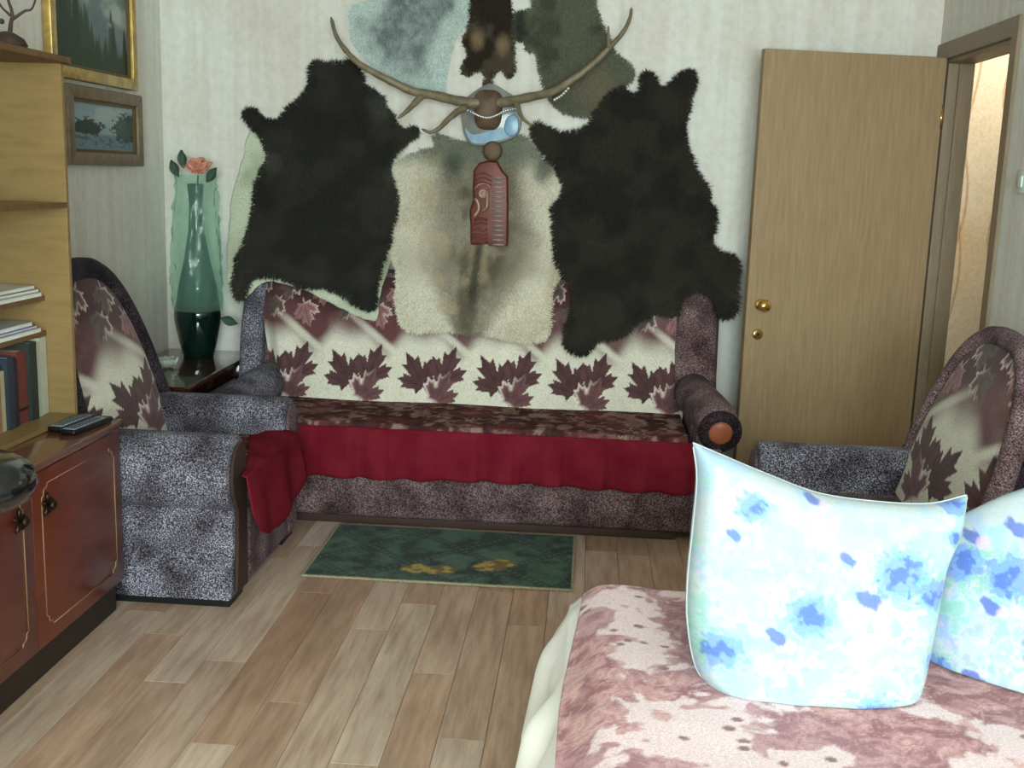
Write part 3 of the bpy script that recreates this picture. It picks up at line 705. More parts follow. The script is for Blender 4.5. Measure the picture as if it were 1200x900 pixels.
# pictures on the left wall
def picture(y0, y1, z0, z1, fw, mf, paint, label, mi):
    root = thing('framed_painting', label, 'painting', (XL, (y0 + y1) / 2, z0), 'paintings on the side wall')
    x = XL + .004; dp = .035
    for q, pts in (('frame_rail', [(y0, z0), (y1, z0), (y1 - fw, z0 + fw), (y0 + fw, z0 + fw)]), ('frame_rail', [(y0, z1), (y1, z1), (y1 - fw, z1 - fw), (y0 + fw, z1 - fw)]), ('frame_stile', [(y0, z0), (y0, z1), (y0 + fw, z1 - fw), (y0 + fw, z0 + fw)]), ('frame_stile', [(y1, z0), (y1, z1), (y1 - fw, z1 - fw), (y1 - fw, z0 + fw)])):
        prism(q, [(x, a, b) for a, b in pts], (dp, 0, 0), mf, root, .005, 2)
    a, b, c, d = y0 + fw, y1 - fw, z0 + fw, z1 - fw; i = .012
    bm = bmesh.new()
    for lo, hi in (((a, c), (b, c + i)), ((a, d - i), (b, d)), ((a, c + i), (a + i, d - i)), ((b - i, c + i), (b, d - i))): add_box(bm, (x, lo[0], lo[1]), (x + dp * .65, hi[0], hi[1]))
    bmobj('inner_moulding', bm, mi, root, False)
    u, v = np.meshgrid(np.linspace(0, 1, 110), np.linspace(0, 1, 90), indexing='ij')
    sheet('canvas', np.stack([np.full_like(u, x + .012), a + u * (b - a), c + v * (d - c)], -1), M['canvas'], root, paint(u, v))
def forest(u, v):
    col = np.empty(u.shape + (3,)); col[:] = lin((150, 164, 160)); n = fbm(u, v, 5, 4, 2)
    col = mixa(col, lin((178, 186, 176)), sstep(.45, .65, n)); col = mixa(col, lin((96, 112, 116)), .7 * sstep(.55, .35, n))
    hill = .72 - .55 * u + .12 * fbm(u, v * 0, 14, 3, 6); col = mixa(col, lin((104, 118, 122)), .8 * sstep(.06, 0, v - .52 + .2 * u))
    for k in range(26):
        c0 = hashn(np.array(k), np.array(1), 3); h = float(.22 + .62 * max(0, 1 - 1.9 * c0) + .12 * hashn(np.array(k), np.array(2), 3))
        if c0 > .74: h = .26 + .22 * float(hashn(np.array(k), np.array(5), 3))
        m = sstep(.01, -.01, np.abs(u - c0) - .13 * np.clip(h - v, 0, 1) ** .8 * (0.8 + .5 * fbm(u, v, 26, 2, 3))) * (v < h)
        col = mixa(col, lin((52, 66, 54)) * (0.75 + .6 * float(hashn(np.array(k), np.array(3), 4))), m)
    col = mixa(col, lin((44, 64, 42)), sstep(.22, .1, v + .1 * (fbm(u, v, 9, 3, 5) - .5)))
    col = mixa(col, lin((150, 164, 158)), sstep(.03, .0, np.hypot((u - .74) * .6, v - .36)))
    return col
def lake(u, v):
    col = np.empty(u.shape + (3,)); col[:] = lin((150, 170, 176)); n = fbm(u, v, 4, 4, 12)
    col = mixa(col, lin((176, 190, 190)), sstep(.45, .62, n) * sstep(.4, .7, v))
    col = mixa(col, lin((104, 128, 140)), sstep(.38, .34, v) * .8)
    r = fbm(u, v, 22, 4, 14)
    col = mixa(col, lin((46, 66, 56)), sstep(.04, -.04, np.hypot((u - .24) / .27, (v - .48) / .19) - .85 - .9 * (r - .5)))
    m = sstep(.02, -.02, np.hypot((u - .88) / .27, (v - .50) / .36) - .85 - .9 * (r - .5)); col = mixa(col, lin((50, 68, 54)), m * (.7 + .3 * r))
    col = mixa(col, lin((58, 86, 84)), .7 * sstep(.14, .05, np.abs(v - .22)) * sstep(.5, .62, r))
    return col
picture(4.06, 4.835, 1.752, 2.40, .045, M['gold'], forest, 'large gold framed painting of a dark forest on the side wall', M['golddark'])
picture(4.17, 4.875, 1.432, 1.735, .05, M['greyframe'], lake, 'small taupe framed painting of a wooded lake below the forest painting', M['golddark'])

# round black seat by the cabinet
st = thing('stool', 'round glossy black padded seat on a thin dark post before the cabinet', 'stool', (-1.26, 2.08, 0))
lathe('seat_pad', [(.05, -.055), (.11, -.052), (.145, -.036), (.158, -.008), (.15, .022), (.12, .042), (.06, .05), (.01, .051)], (-1.26, 2.08, .803), M['gloss'], st, 36)
lathe('post', [(.024, .02), (.024, .70), (.05, .745), (.06, .76)], (-1.26, 2.08, 0), M['black'], st, 16)
lathe('base_disc', [(.17, 0), (.175, .006), (.16, .016), (.04, .03), (.024, .034)], (-1.26, 2.08, 0), M['black'], st, 30)

# ------------------------------------------------------------------ hides on the wall
def ys(z):
    """front of the wall above, of the sofa back below"""
    f = sstep(.93, 1.20, z); return (yback(z) - .032) * (1 - f) + (YB - .008) * f
def on_wall(px, py, off=0.0):
    z = at(px, py, 1, 5.15)[2]
    for _ in range(25):
        p = at(px, py, 1, float(ys(np.array(z))) - off); z = z * .5 + p[2] * .5
    return p
def smooth_outline(px, n_per=5, jit=0.6):
    P = np.array(px, float); Q = np.vstack([P, P[:1]]); S = spline(np.vstack([P[-1:], Q, P[1:2]]), (len(Q) + 1) * n_per + 1)
    S = S[n_per:-n_per - 1]
    return S + RNG.normal(0, jit, S.shape)
def hide_skin(name, poly, off, colfn, mat, parent, g=.008, bulge=.012):
    P = np.array(poly); x = np.arange(P[:, 0].min(), P[:, 0].max() + g, g); z = np.arange(P[:, 1].min(), P[:, 1].max() + g, g)
    X, Z = np.meshgrid(x, z, indexing='ij'); ins = inpoly(X, Z, P); d, gx_, gz_ = edgedist(X, Z, P)
    X = np.where(~ins & (d < g), X + gx_ * d, X); Z = np.where(~ins & (d < g), Z + gz_ * d, Z); ok = ins | (d < g); d = np.where(ins, d, 0)
    Yv = ys(Z) - off - bulge * sstep(0, .05, d) * (1 + .5 * fbm(X, Z, 12, 3, 3))
    idx = -np.ones(X.shape, int); idx[ok] = np.arange(ok.sum())
    q = np.stack([idx[:-1, :-1], idx[1:, :-1], idx[1:, 1:], idx[:-1, 1:]], -1).reshape(-1, 4); q = q[(q >= 0).all(1)]
    V = np.stack([X[ok], Yv[ok], Z[ok]], -1)
    o = mesh(name, V, q, mat, parent, True, colfn(X[ok], Z[ok], d[ok]))
    s = o.modifiers.new('thickness', 'SOLIDIFY'); s.thickness = .005; s.offset = -1
    return o
def hide(label, name, px, off, colfn, fl_, n, comb=(0, -1), lift=.012, bulge=.012, wd=.0026, back=None, backcol=None):
    S = smooth_outline(px); poly = np.array([on_wall(a, b, off)[[0, 2]] for a, b in S])
    c = poly.mean(0); root = thing(name, label, 'hide', (float(c[0]), YB, float(poly[:, 1].min())), 'animal hides on the wall')
    hide_skin('skin', poly, off, colfn, M['fur'], root, .010, bulge)
    if back is not None:
        Sb = smooth_outline(back, 5, .5); pb = np.array([on_wall(a, b, off * .3)[[0, 2]] for a, b in Sb])
        hide_skin('backing', pb, off * .3, backcol, M['fur'], root, .012, .004)
    lo, hi = poly.min(0), poly.max(0); pts = np.empty((0, 2))
    while len(pts) < n:
        q = RNG.uniform(lo, hi, (n * 2, 2)); pts = np.vstack([pts, q[inpoly(q[:, 0], q[:, 1], poly)]])
    pts = pts[:n]; # extra hairs along the rim
    ip = RNG.integers(0, len(poly), n // 4); tq = RNG.random((len(ip), 1)); rim = poly[ip] * (1 - tq) + poly[(ip + 1) % len(poly)] * tq + RNG.normal(0, .005, (len(ip), 2)); pts = np.vstack([pts, rim])
    x, z = pts[:, 0], pts[:, 1]; d, gx_, gz_ = edgedist(x, z, poly); ins = inpoly(x, z, poly)
    sgn = np.where(ins, 1, -1); k = sstep(.06, 0, d)
    ang = (fbm(x, z, 6, 3, 31) - .5) * 2.6
    cx_, cz_ = comb; dx = cx_ * np.cos(ang) - cz_ * np.sin(ang); dz = cx_ * np.sin(ang) + cz_ * np.cos(ang)
    dx = dx * (1 - .7 * k) + gx_ * sgn * k * 1.0 + RNG.normal(0, .22, x.shape); dz = dz * (1 - .7 * k) + gz_ * sgn * k * 1.0 + RNG.normal(0, .22, x.shape)
    nrm = np.hypot(dx, dz) + 1e-9; dx /= nrm; dz /= nrm
    ln = fl_ * RNG.uniform(.45, 1.3, x.shape) * (1 - .35 * k) * (.65 + .7 * fbm(x, z, 30, 2, 77))
    col = colfn(x, z, np.where(ins, d, 0)) * RNG.uniform(.75, 1.25, (len(x), 1))
    y0 = ys(z) - off - bulge * sstep(0, .05, np.where(ins, d, 0))
    lf = lift * RNG.uniform(.5, 1.3, x.shape) * (1 - .5 * k)
    xm, zm = x + dx * ln * .5, z + dz * ln * .5; xt, zt = x + dx * ln, z + dz * ln
    ym_ = np.minimum(ys(zm) - off, y0) - lf; yt = np.minimum(ys(zt) - off, y0 + .006) - lf * .55
    wx, wz = -dz * wd / 2, dx * wd / 2
    V = np.stack([np.stack([x - wx, y0, z - wz], -1), np.stack([x + wx, y0, z + wz], -1), np.stack([xm - wx * .8, ym_, zm - wz * .8], -1), np.stack([xm + wx * .8, ym_, zm + wz * .8], -1), np.stack([xt, yt, zt], -1)], 1)
    N = len(x); b = np.arange(N)[:, None] * 5
    faces = (b + np.array([0, 1, 3, 2])).tolist() + (b + np.array([2, 3, 4])).tolist()
    cc = np.repeat(col[:, None, :], 5, 1)
    o = mesh('fur', V.reshape(-1, 3), faces, M['fur'], root, True, cc.reshape(-1, 3)); o['kind'] = 'stuff'
    return root, poly
def wpt(px, py): return on_wall(px, py)[[0, 2]]

BL = [(368, 76), (387, 78), (414, 74), (421, 90), (430, 106), (444, 113), (451, 128), (460, 140), (473, 156), (485, 151), (487, 158), (473, 167), (465, 175), (455, 195), (460, 220), (464, 241), (458, 273), (449, 302), (441, 323), (439, 358), (425, 358), (409, 348), (377, 334), (352, 334), (330, 323), (309, 320), (291, 327), (284, 348), (276, 342), (278, 309), (288, 287), (297, 245), (304, 209), (316, 183), (309, 163), (291, 140), (288, 133), (297, 131), (309, 142), (325, 144), (341, 128), (357, 113), (364, 99)]
BLb = [(295, 152), (285, 185), (272, 230), (266, 290), (268, 335), (278, 356), (292, 346), (312, 330), (345, 336), (378, 350), (408, 366), (428, 374), (442, 374), (446, 345), (456, 312), (464, 285), (472, 240), (464, 195), (478, 165), (440, 130), (400, 110), (350, 130)]
def dark_col(seed, a=(54, 52, 46), b=(43, 42, 38), fade=()):
    def f(x, z, d):
        n = fbm(x, z, 9, 3, seed); c = np.empty(x.shape + (3,)); c[:] = lin(a); c = mixa(c, lin(b), sstep(.35, .65, n))
        for q, rd in fade: c = mixa(c, lin((90, 92, 80)), .35 * sstep(rd, rd * .2, np.hypot(x - q[0], z - q[1]) + .05 * (n - .5)))
        return c
    return f
def pale_back(x, z, d):
    n = fbm(x, z, 5, 3, 40); c = np.empty(x.shape + (3,)); c[:] = lin((206, 212, 186)); c = mixa(c, lin((150, 158, 128)), sstep(.5, .75, n) * .7)
    return c
hide('black-brown animal hide with a pale backing hung above the armchair end of the sofa', 'animal_hide', BL, .022, dark_col(1, fade=((wpt(446, 122), .09), (wpt(458, 205), .06), (wpt(322, 190), .06), (wpt(405, 350), .06))), .030, 30000, back=BLb, backcol=pale_back)
BR = [(627, 153), (634, 150), (662, 160), (686, 152), (702, 130), (718, 112), (730, 108), (738, 114), (750, 112), (755, 92), (760, 89), (765, 94), (767, 104), (782, 108), (794, 94), (806, 86), (812, 91), (810, 106), (802, 142), (800, 162), (808, 186), (816, 206), (828, 226), (828, 242), (836, 248), (834, 270), (830, 286), (842, 298), (858, 303), (863, 316), (862, 356), (854, 368), (846, 368), (842, 348), (820, 338), (798, 346), (790, 366), (770, 364), (746, 374), (730, 390), (702, 396), (686, 411), (674, 410), (664, 398), (672, 366), (676, 342), (670, 326), (660, 318), (652, 294), (652, 270), (650, 246), (662, 230), (660, 210), (646, 186), (631, 168)]
hide('black shaggy animal hide hung beside the open door', 'animal_hide', BR, .024, dark_col(2, (52, 48, 42), (40, 37, 33)), .036, 36000)
CE = [(511, 160), (532, 166), (563, 170), (588, 163), (612, 162), (625, 177), (640, 193), (653, 205), (664, 224), (654, 235), (652, 248), (653, 274), (657, 305), (657, 320), (645, 339), (643, 388), (622, 400), (597, 396), (569, 391), (535, 388), (510, 386), (485, 387), (472, 380), (468, 365), (466, 340), (468, 318), (461, 298), (458, 265), (461, 249), (462, 215), (466, 196), (478, 187), (494, 180), (513, 174)]
_cx, _cz = wpt(563, 280)
_sp = [wpt(566, 250), wpt(562, 372)]; _d1, _d2 = wpt(532, 193), wpt(638, 198); _topz = wpt(560, 200)[1]; _kz = [wpt(563, q)[1] for q in (200, 260, 320, 350, 390)]
def centre_col(x, z, d):
    n = fbm(x, z, 8, 4, 21); c = np.empty(x.shape + (3,)); c[:] = lin((220, 212, 190))
    ql = np.interp(z, [_kz[4], _kz[3], _kz[2], _kz[1], _kz[0]], [.08, .17, .26, .28, .25])
    u = np.abs(x - _cx - .015 * np.sin(z * 7)) / (ql * (.75 + .5 * n))
    c = mixa(c, lin((128, 118, 98)), sstep(1.1, .6, u) * (.45 + .7 * fbm(x, z, 5, 3, 22)))
    c = mixa(c, lin((92, 84, 68)), .75 * sstep(.7, .25, u) * sstep(.40, .62, fbm(x, z, 11, 3, 26)) * sstep(_topz, _topz - .1, z))
    c = mixa(c, lin((196, 180, 146)), .45 * sstep(.55, .7, n))
    c = mixa(c, lin((108, 116, 102)), .8 * sstep(_topz - .02, _topz + .09, z))
    c = mixa(c, lin((60, 60, 52)), .8 * sstep(.03, .006, np.abs(x - _cx)) * sstep(_sp[1][1], _sp[1][1] + .12, z) * sstep(_sp[0][1], _sp[0][1] - .06, z))
    for q in (_d1, _d2): c = mixa(c, lin((74, 84, 74)), .8 * sstep(.08, .01, np.hypot(x - q[0], (z - q[1]) * .8)))
    return c
hide('cream and grey reindeer hide hung between the two black hides', 'animal_hide', CE, .010, centre_col, .022, 26000)
GR = [(414, 14), (420, 8), (434, 4), (440, -10), (462, -60), (500, -90), (535, -70), (552, -25), (554, 0), (550, 20), (538, 32), (530, 48), (524, 68), (520, 88), (516, 108), (500, 107), (484, 102), (450, 86), (430, 66), (418, 50), (414, 36)]
def grey_col(x, z, d):
    n = fbm(x, z, 10, 4, 23); c = np.empty(x.shape + (3,)); c[:] = lin((202, 216, 208)); return mixa(c, lin((120, 132, 130)), np.clip(sstep(.02, .11, d + .10 * (n - .5)) * (.35 + .9 * fbm(x, z, 40, 3, 24)), 0, 1))
hide('pale blue-grey fox hide hung above the left antler', 'animal_hide', GR, .004, grey_col, .024, 13000)
PE = [(553, -50), (552, -10), (551, 28), (545, 47), (549, 63), (543, 81), (548, 86), (564, 80), (569, 88), (569, 99), (573, 99), (580, 82), (592, 82), (595, 88), (601, 85), (601, 63), (599, 38), (598, -10), (597, -50), (575, -75)]
_p1, _p2 = wpt(560, 46), wpt(589, 52)
def pelt_col(x, z, d):
    n = fbm(x, z, 14, 3, 25); c = np.empty(x.shape + (3,)); c[:] = lin((52, 44, 36)); c = mixa(c, lin((84, 74, 60)), sstep(.5, .7, n))
    for q in (_p1, _p2): c = mixa(c, lin((150, 128, 96)), .8 * sstep(.07, .01, np.hypot((x - q[0]) * 1.6, z - q[1])))
    return c
hide('narrow dark brown pelt with tan patches hung above the antler plaque', 'animal_hide', PE, .010, pelt_col, .018, 8000)
OL = [(640, -60), (628, -25), (626, 8), (622, 15), (603, 19), (601, 42), (616, 45), (620, 58), (627, 56), (634, 80), (640, 104), (650, 120), (664, 129), (680, 134), (690, 132), (700, 124), (724, 104), (739, 92), (738, 80), (720, 66), (712, 48), (702, 24), (694, 4), (696, -20), (680, -60)]
_o1 = wpt(700, 105)
def olive_col(x, z, d):
    n = fbm(x, z, 9, 4, 27); c = np.empty(x.shape + (3,)); c[:] = lin((100, 102, 84)); c = mixa(c, lin((78, 78, 64)), sstep(.5, .7, n))
    c = mixa(c, lin((126, 112, 90)), .7 * sstep(.16, .02, np.hypot(x - _o1[0], z - _o1[1])))
    return mixa(c, lin((46, 46, 40)), .8 * sstep(.05, 0, np.abs(x - wpt(610, 30)[0])))
hide('olive grey animal hide hung above the right antler', 'animal_hide', OL, .006, olive_col, .024, 13000)

# ------------------------------------------------------------------ antlers and mask
tr = thing('antler_trophy', 'branching antlers on a lacquered wall plaque among the hides', 'antlers', (float(wpt(576, 140)[0]), YB, float(wpt(576, 170)[1])))
PY = YB - .055
def at_y(px, py, y): return at(px, py, 1, y)
pl_ = [(540, 122), (552, 110), (569, 99), (577, 98), (592, 106), (607, 117), (611, 134), (610, 150), (604, 160), (587, 167), (566, 171), (551, 169), (544, 158), (541, 142)]
S = smooth_outline(pl_, 4, 0.0)
prism('plaque', [at_y(a, b, PY) for a, b in S], (0, .03, 0), M['plaque'], tr, .006, 2)
prism('reflection_inset', [at_y(a, b, PY - .003) for a, b in smooth_outline([(545, 150), (555, 158), (580, 152), (592, 152), (600, 158), (586, 164), (566, 168), (552, 166)], 4, 0)], (0, .0025, 0), M['blue'], tr)  # blue reflection low on the lacquer, laid on as a coloured shape
prism('oval_reflection', [at_y(a, b, PY - .014) for a, b in smooth_outline([(600, 134), (607, 138), (608, 150), (604, 158), (596, 159), (591, 152), (593, 140)], 4, 0)], (0, .0135, 0), M['blue'], tr, .005, 3)  # oval reflection on the plaque, shaped and coloured blue
c = at_y(572, 130, PY - .02)
bm = bmesh.new(); r = bmesh.ops.create_uvsphere(bm, u_segments=20, v_segments=14, radius=1)
for v in bm.verts:
    n = 1 + .12 * math.sin(5 * v.co.x + 3 * v.co.z) + .06 * math.sin(9 * v.co.z)
    v.co = Vector((c[0] + math.copysign(abs(v.co.x) ** .6, v.co.x) * .070 * (1.0 if v.co.z > 0 else .9), c[1] + v.co.y * .05, c[2] + math.copysign(abs(v.co.z) ** .7, v.co.z) * .088 + .004 * n))
bmobj('skull_plate', bm, M['skull'], tr)
def antler(name, pts, r0, r1, parent, n=30):
    p = spline([at_y(a, b, y) for a, b, y in pts], n)
    rr = 1.3 * np.linspace(r0, r1, n) * (1 + .06 * np.sin(np.arange(n) * 1.7)); rr[-1] *= .4
    V, F = tube_geo(p, rr, 10); return mesh(name, V, F, M['antler'], parent)
la = antler('antler', [(566, 122, 5.11), (540, 119, 5.08), (510, 112, 5.02), (484, 107, 4.98), (460, 96, 4.95), (440, 86, 4.94), (420, 74, 4.94), (406, 60, 4.95), (394, 42, 4.97), (388, 20, 4.99)], .019, .006, tr, 44)
antler('tine', [(496, 110, 5.0), (487, 120, 4.96), (477, 130, 4.93), (466, 139, 4.91)], .014, .005, la, 14)
antler('tine', [(545, 126, 5.06), (536, 131, 5.02), (524, 141, 4.97), (514, 151, 4.93), (504, 155, 4.92), (494, 151, 4.93)], .013, .004, la, 20)
antler('tine', [(406, 60, 4.95), (398, 50, 4.92), (393, 39, 4.90)], .010, .003, la, 10)
ra = antler('antler', [(578, 122, 5.11), (596, 119, 5.09), (620, 114, 5.03), (646, 108, 4.98), (664, 98, 4.95), (684, 84, 4.94), (700, 70, 4.94), (714, 56, 4.95), (730, 38, 4.96), (738, 22, 4.98), (740, 9, 5.0)], .018, .005, tr, 44)
antler('tine', [(714, 56, 4.95), (713, 44, 4.93), (713, 30, 4.92)], .009, .003, ra, 10)
antler('tine', [(603, 119, 5.07), (607, 126, 5.03), (612, 138, 4.99), (624, 148, 4.96)], .010, .004, ra, 16)
p = spline([at_y(a, b, y) for a, b, y in ((538, 125, 5.06), (552, 131, 5.05), (562, 136, 5.04), (572, 138, 5.035), (582, 135, 5.04), (592, 130, 5.05), (604, 127, 5.05))], 26)
bd = thing('tinsel_string', 'string of small silver beads looped across the antler plaque', 'bead string', tuple(p[12]))
for q in p: lathe('bead', [(.002, -.006), (.006, -.003), (.006, .003), (.002, .006)], q, M['silver'], bd, 8)
p = spline([at_y(a, b, 4.925) for a, b in ((650, 117), (658, 112), (666, 104))], 7)
bd2 = thing('tinsel_scrap', 'scrap of silver tinsel on the right antler', 'tinsel', tuple(p[3]))
for q in p: lathe('bead', [(.002, -.007), (.008, -.003), (.008, .003), (.002, .007)], q, M['silver'], bd2, 8)

mk = thing('wall_mask', 'red copper mask plaque with half face and ribbed half hung on the central hide', 'mask', tuple(at_y(573, 288, 5.13)))
MY = 5.128
mo = [(561, 191), (572, 188), (583, 189), (588, 199), (595, 207), (595.5, 240), (595, 289), (574, 290), (571, 286), (551, 288), (551, 264), (550, 248), (555, 233), (554, 222), (555, 200)]
prism('mask_body', [at_y(a, b, MY - .0) for a, b in mo], (0, .045, 0), M['copper'], mk, .010, 3)
ringc = at_y(577, 177, MY - .01)
lathe('top_disc', [(.042, .03), (.045, .02), (.042, -.004), (.03, -.010), (.005, -.012)], ringc, M['skull'], mk, 24, Matrix.Rotation(-PI / 2, 3, 'X') @ Matrix.Diagonal((1, 1, -1)) if False else Matrix.Rotation(PI / 2, 3, 'X') @ Matrix.Diagonal((1, 1, -1)))
for k in range(15):
    yp = 208 + k * 5.6
    a = at_y(577, yp, MY - .003); b = at_y(591, yp + .6, MY - .003)
    tube('rib', [a, (a + b) / 2 + np.array([0, -.003, 0]), b], [.005, .006, .005], M['rib'], mk, 6)
for k in range(3):
    tube('brow_line', spline([at_y(a, b + k * 5, MY - .002) for a, b in ((557, 206), (566, 203), (576, 207))], 8), .0028, M['copper'], mk, 6)
q = Matrix.Rotation(PI / 2, 3, 'X')
lathe('eye', [(.024, 0), (.024, .006), (.013, .010), (.012, .006), (.006, .012), (.001, .013)], at_y(566, 227, MY), M['copperlight'], mk, 18, q)
tube('nose', spline([at_y(a, b, MY - d) for a, b, d in ((571, 222, .004), (571, 234, .010), (570, 244, .014), (565, 247, .006))], 10), np.linspace(.006, .010, 10), M['copperlight'], mk, 8)
tube('cheek', spline([at_y(a, b, MY - .004) for a, b in ((557, 232), (561, 240), (560, 248), (555, 254))], 10), .010, M['copperlight'], mk, 8)
tube('brow', spline([at_y(a, b, MY - .004) for a, b in ((556, 222), (562, 216), (571, 216), (575, 221))], 10), .005, M['copperlight'], mk, 8)
for k in range(2): tube('lip', spline([at_y(a, b + 5 * k, MY - .004) for a, b in ((556, 258), (563, 256), (571, 258))], 8), .005, M['copper'], mk, 8)
for k in range(4): tube('chin_scroll', spline([at_y(a, b + 5 * k, MY - .002) for a, b in ((554, 270), (560, 267 + (k % 2) * 2), (566, 271), (571, 268))], 8), .003, M['copper'], mk, 6)

# ------------------------------------------------------------------ rug
rg0 = at(357, 679, 2, .0); rx0, rx1, ry0, ry1 = -.985, -.005, 3.735, 4.34
gx, gy = np.meshgrid(np.linspace(rx0, rx1, 260), np.linspace(ry0, ry1, 150), indexing='ij')
col = np.empty(gx.shape + (3,)); col[:] = lin((52, 84, 66)); n = fbm(gx, gy, 14, 4, 50)
col = mixa(col, lin((74, 106, 84)), sstep(.48, .66, n) * .8); col = mixa(col, lin((26, 46, 36)), sstep(.5, .36, n))
a_ = (gx - rx0) / .36 + (gy - ry0) / .36; b_ = (gx - rx0) / .36 - (gy - ry0) / .36
for q in (a_, b_):
    dd = np.abs(q % 1 - .5); col = mixa(col, lin((30, 50, 42)), .7 * sstep(.11, .05, dd)); dots = (np.abs(((a_ if q is b_ else b_) * 9) % 1 - .5) < .2) & (dd < .035)
    col = mixa(col, lin((120, 142, 108)), .3 * dots)
for (px_, py_) in ((488, 666), (516, 668), (572, 665), (588, 660), (545, 672)):
    f = at(px_, py_, 2, .01); r = np.hypot((gx - f[0]) / .07, (gy - f[1]) / .055); m = sstep(1.0, .6, r + .5 * (fbm(gx, gy, 34, 2, 52) - .5))
    if (px_, py_) != (545, 672): col = mixa(col, mixa(np.tile(lin((184, 154, 72)), gx.shape + (1,)), lin((118, 100, 46)), sstep(.45, .6, fbm(gx, gy, 40, 2, 53))), m)
bd_ = np.minimum(np.minimum(gx - rx0, rx1 - gx), np.minimum(gy - ry0, ry1 - gy)); col = mixa(col, lin((172, 160, 128)), sstep(.012, .006, bd_))
tag(sheet('rug', np.stack([gx, gy, .009 + .002 * n], -1), M['rug'], None, col, .008), 'green rug with yellow flowers on the floor before the sofa', 'rug')

# ------------------------------------------------------------------ bed
BT = .48
bed = thing('bed', 'low bed under the pink bedspread and cream sheet', 'bed', (.72, 1.6, 0))
box('mattress', (.0, .62, .22), (1.46, 2.55, BT - .016), M['linen'], bed, .05, 4)
box('bed_base', (.03, .66, .06), (1.44, 2.50, .219), M['bedwood'], bed, .006)
for x in (.08, 1.38):
    for y in (.72, 2.44): lathe('leg', [(.025, 0), (.03, .01), (.03, .06)], (x, y, 0), M['bedwood'], bed, 12)
# cream sheet hanging over the side
nu, nv = 150, 60
s, t = np.meshgrid(np.linspace(0, 1, nu), np.linspace(0, 1, nv), indexing='ij')
Ys = 2.575 - s * 1.95
Lh = np.interp(-Ys, [-2.575, -2.42, -2.3, -2.2, -1.9], [.22, .30, .31, .37, .40]) + .012 * np.sin(Ys * 34) ; L = t * (Lh + .10) - .10       # <0 lies on top
fold = np.sin(Ys * 17 + 1.2 * np.sin(Ys * 9)) * .026 + np.sin(Ys * 41) * .006
k = np.clip(L / .3, 0, 1)
Xs = np.where(L < 0, -.005 - L, -.012 - .030 * sstep(0, .1, L) - .05 * k + fold * sstep(0, .14, L))
Zs = np.where(L < 0, BT - .010 - .03 * np.clip(1 + L / .05, 0, 1) ** 2, BT - .04 - L)
far = sstep(2.45, 2.575, Ys); Zs = Zs - .02 * far; Xs = Xs + .04 * far * sstep(-.02, .15, L)
tag(sheet('bed_sheet', np.stack([Xs, Ys, Zs], -1), M['linen'], None, None, .003, 1), 'cream sheet hanging in folds over the side of the bed', 'sheet')
# bedspread
gx, gy = np.meshgrid(np.linspace(-.02, 1.47, 300), np.linspace(.6, 2.62, 380), indexing='ij')
n = fbm(gx, gy, 5, 3, 60)
gx = gx + (.045 * sstep(1.9, 2.6, gy)) * (1 - (gx + .02) / 1.49)
gz = BT + .006 + .010 * (n - .5) + .010 * np.exp(-((gx - .10) / .08) ** 2) - .040 * sstep(.07, -.02, gx) - .09 * sstep(2.50, 2.62, gy) ** 1.0
wx_ = gx + .10 * (fbm(gx, gy, 6, 3, 61) - .5); wy_ = gy + .10 * (fbm(gx, gy, 6, 3, 62) - .5)
big = fbm(wx_, wy_, 7.5, 4, 63); fine = fbm(wx_ + .03 * fbm(gx, gy, 20, 2, 68), wy_ + .03 * fbm(gx, gy, 20, 2, 69), 34, 4, 64)
col = np.empty(gx.shape + (3,)); col[:] = lin((190, 138, 138))
col = mixa(col, lin((152, 98, 100)), sstep(.48, .62, fine)); col = mixa(col, lin((212, 168, 162)), sstep(.46, .36, fine) * .7)
sw = np.abs(np.sin(34 * fbm(wx_, wy_, 9, 3, 67) + 8 * wx_)); col = mixa(col, lin((226, 184, 178)), .45 * sstep(.35, .05, sw)); col = mixa(col, lin((146, 92, 96)), .35 * sstep(.8, 1, sw))
col = mixa(col, lin((168, 128, 140)), .4 * sstep(.5, .65, fbm(gx, gy, 3, 2, 66)))
pale = sstep(.555, .625, big + .36 * (fine - .5)); col = mixa(col, lin((230, 204, 204)), pale)
rr = np.random.default_rng(9)
for _ in range(330):
    cx_, cy_ = rr.uniform(-.02, 1.47), rr.uniform(.9, 2.6); i = int((cx_ + .02) / 1.49 * 299); j = int((cy_ - .6) / 2.02 * 379)
    if pale[i, j] > .6:
        kk = (np.abs(gx - cx_) < .03) & (np.abs(gy - cy_) < .03); m = sstep(1.1, .8, np.hypot((gx[kk] - cx_) / rr.uniform(.008, .014), (gy[kk] - cy_) / rr.uniform(.007, .011)))
        col[kk] = mixa(col[kk], lin((140, 104, 104)), m)
tag(sheet('bedspread', np.stack([gx, gy, gz], -1), M['spread'], None, col, .006, 1), 'dusty pink patterned bedspread covering the bed', 'bedspread')

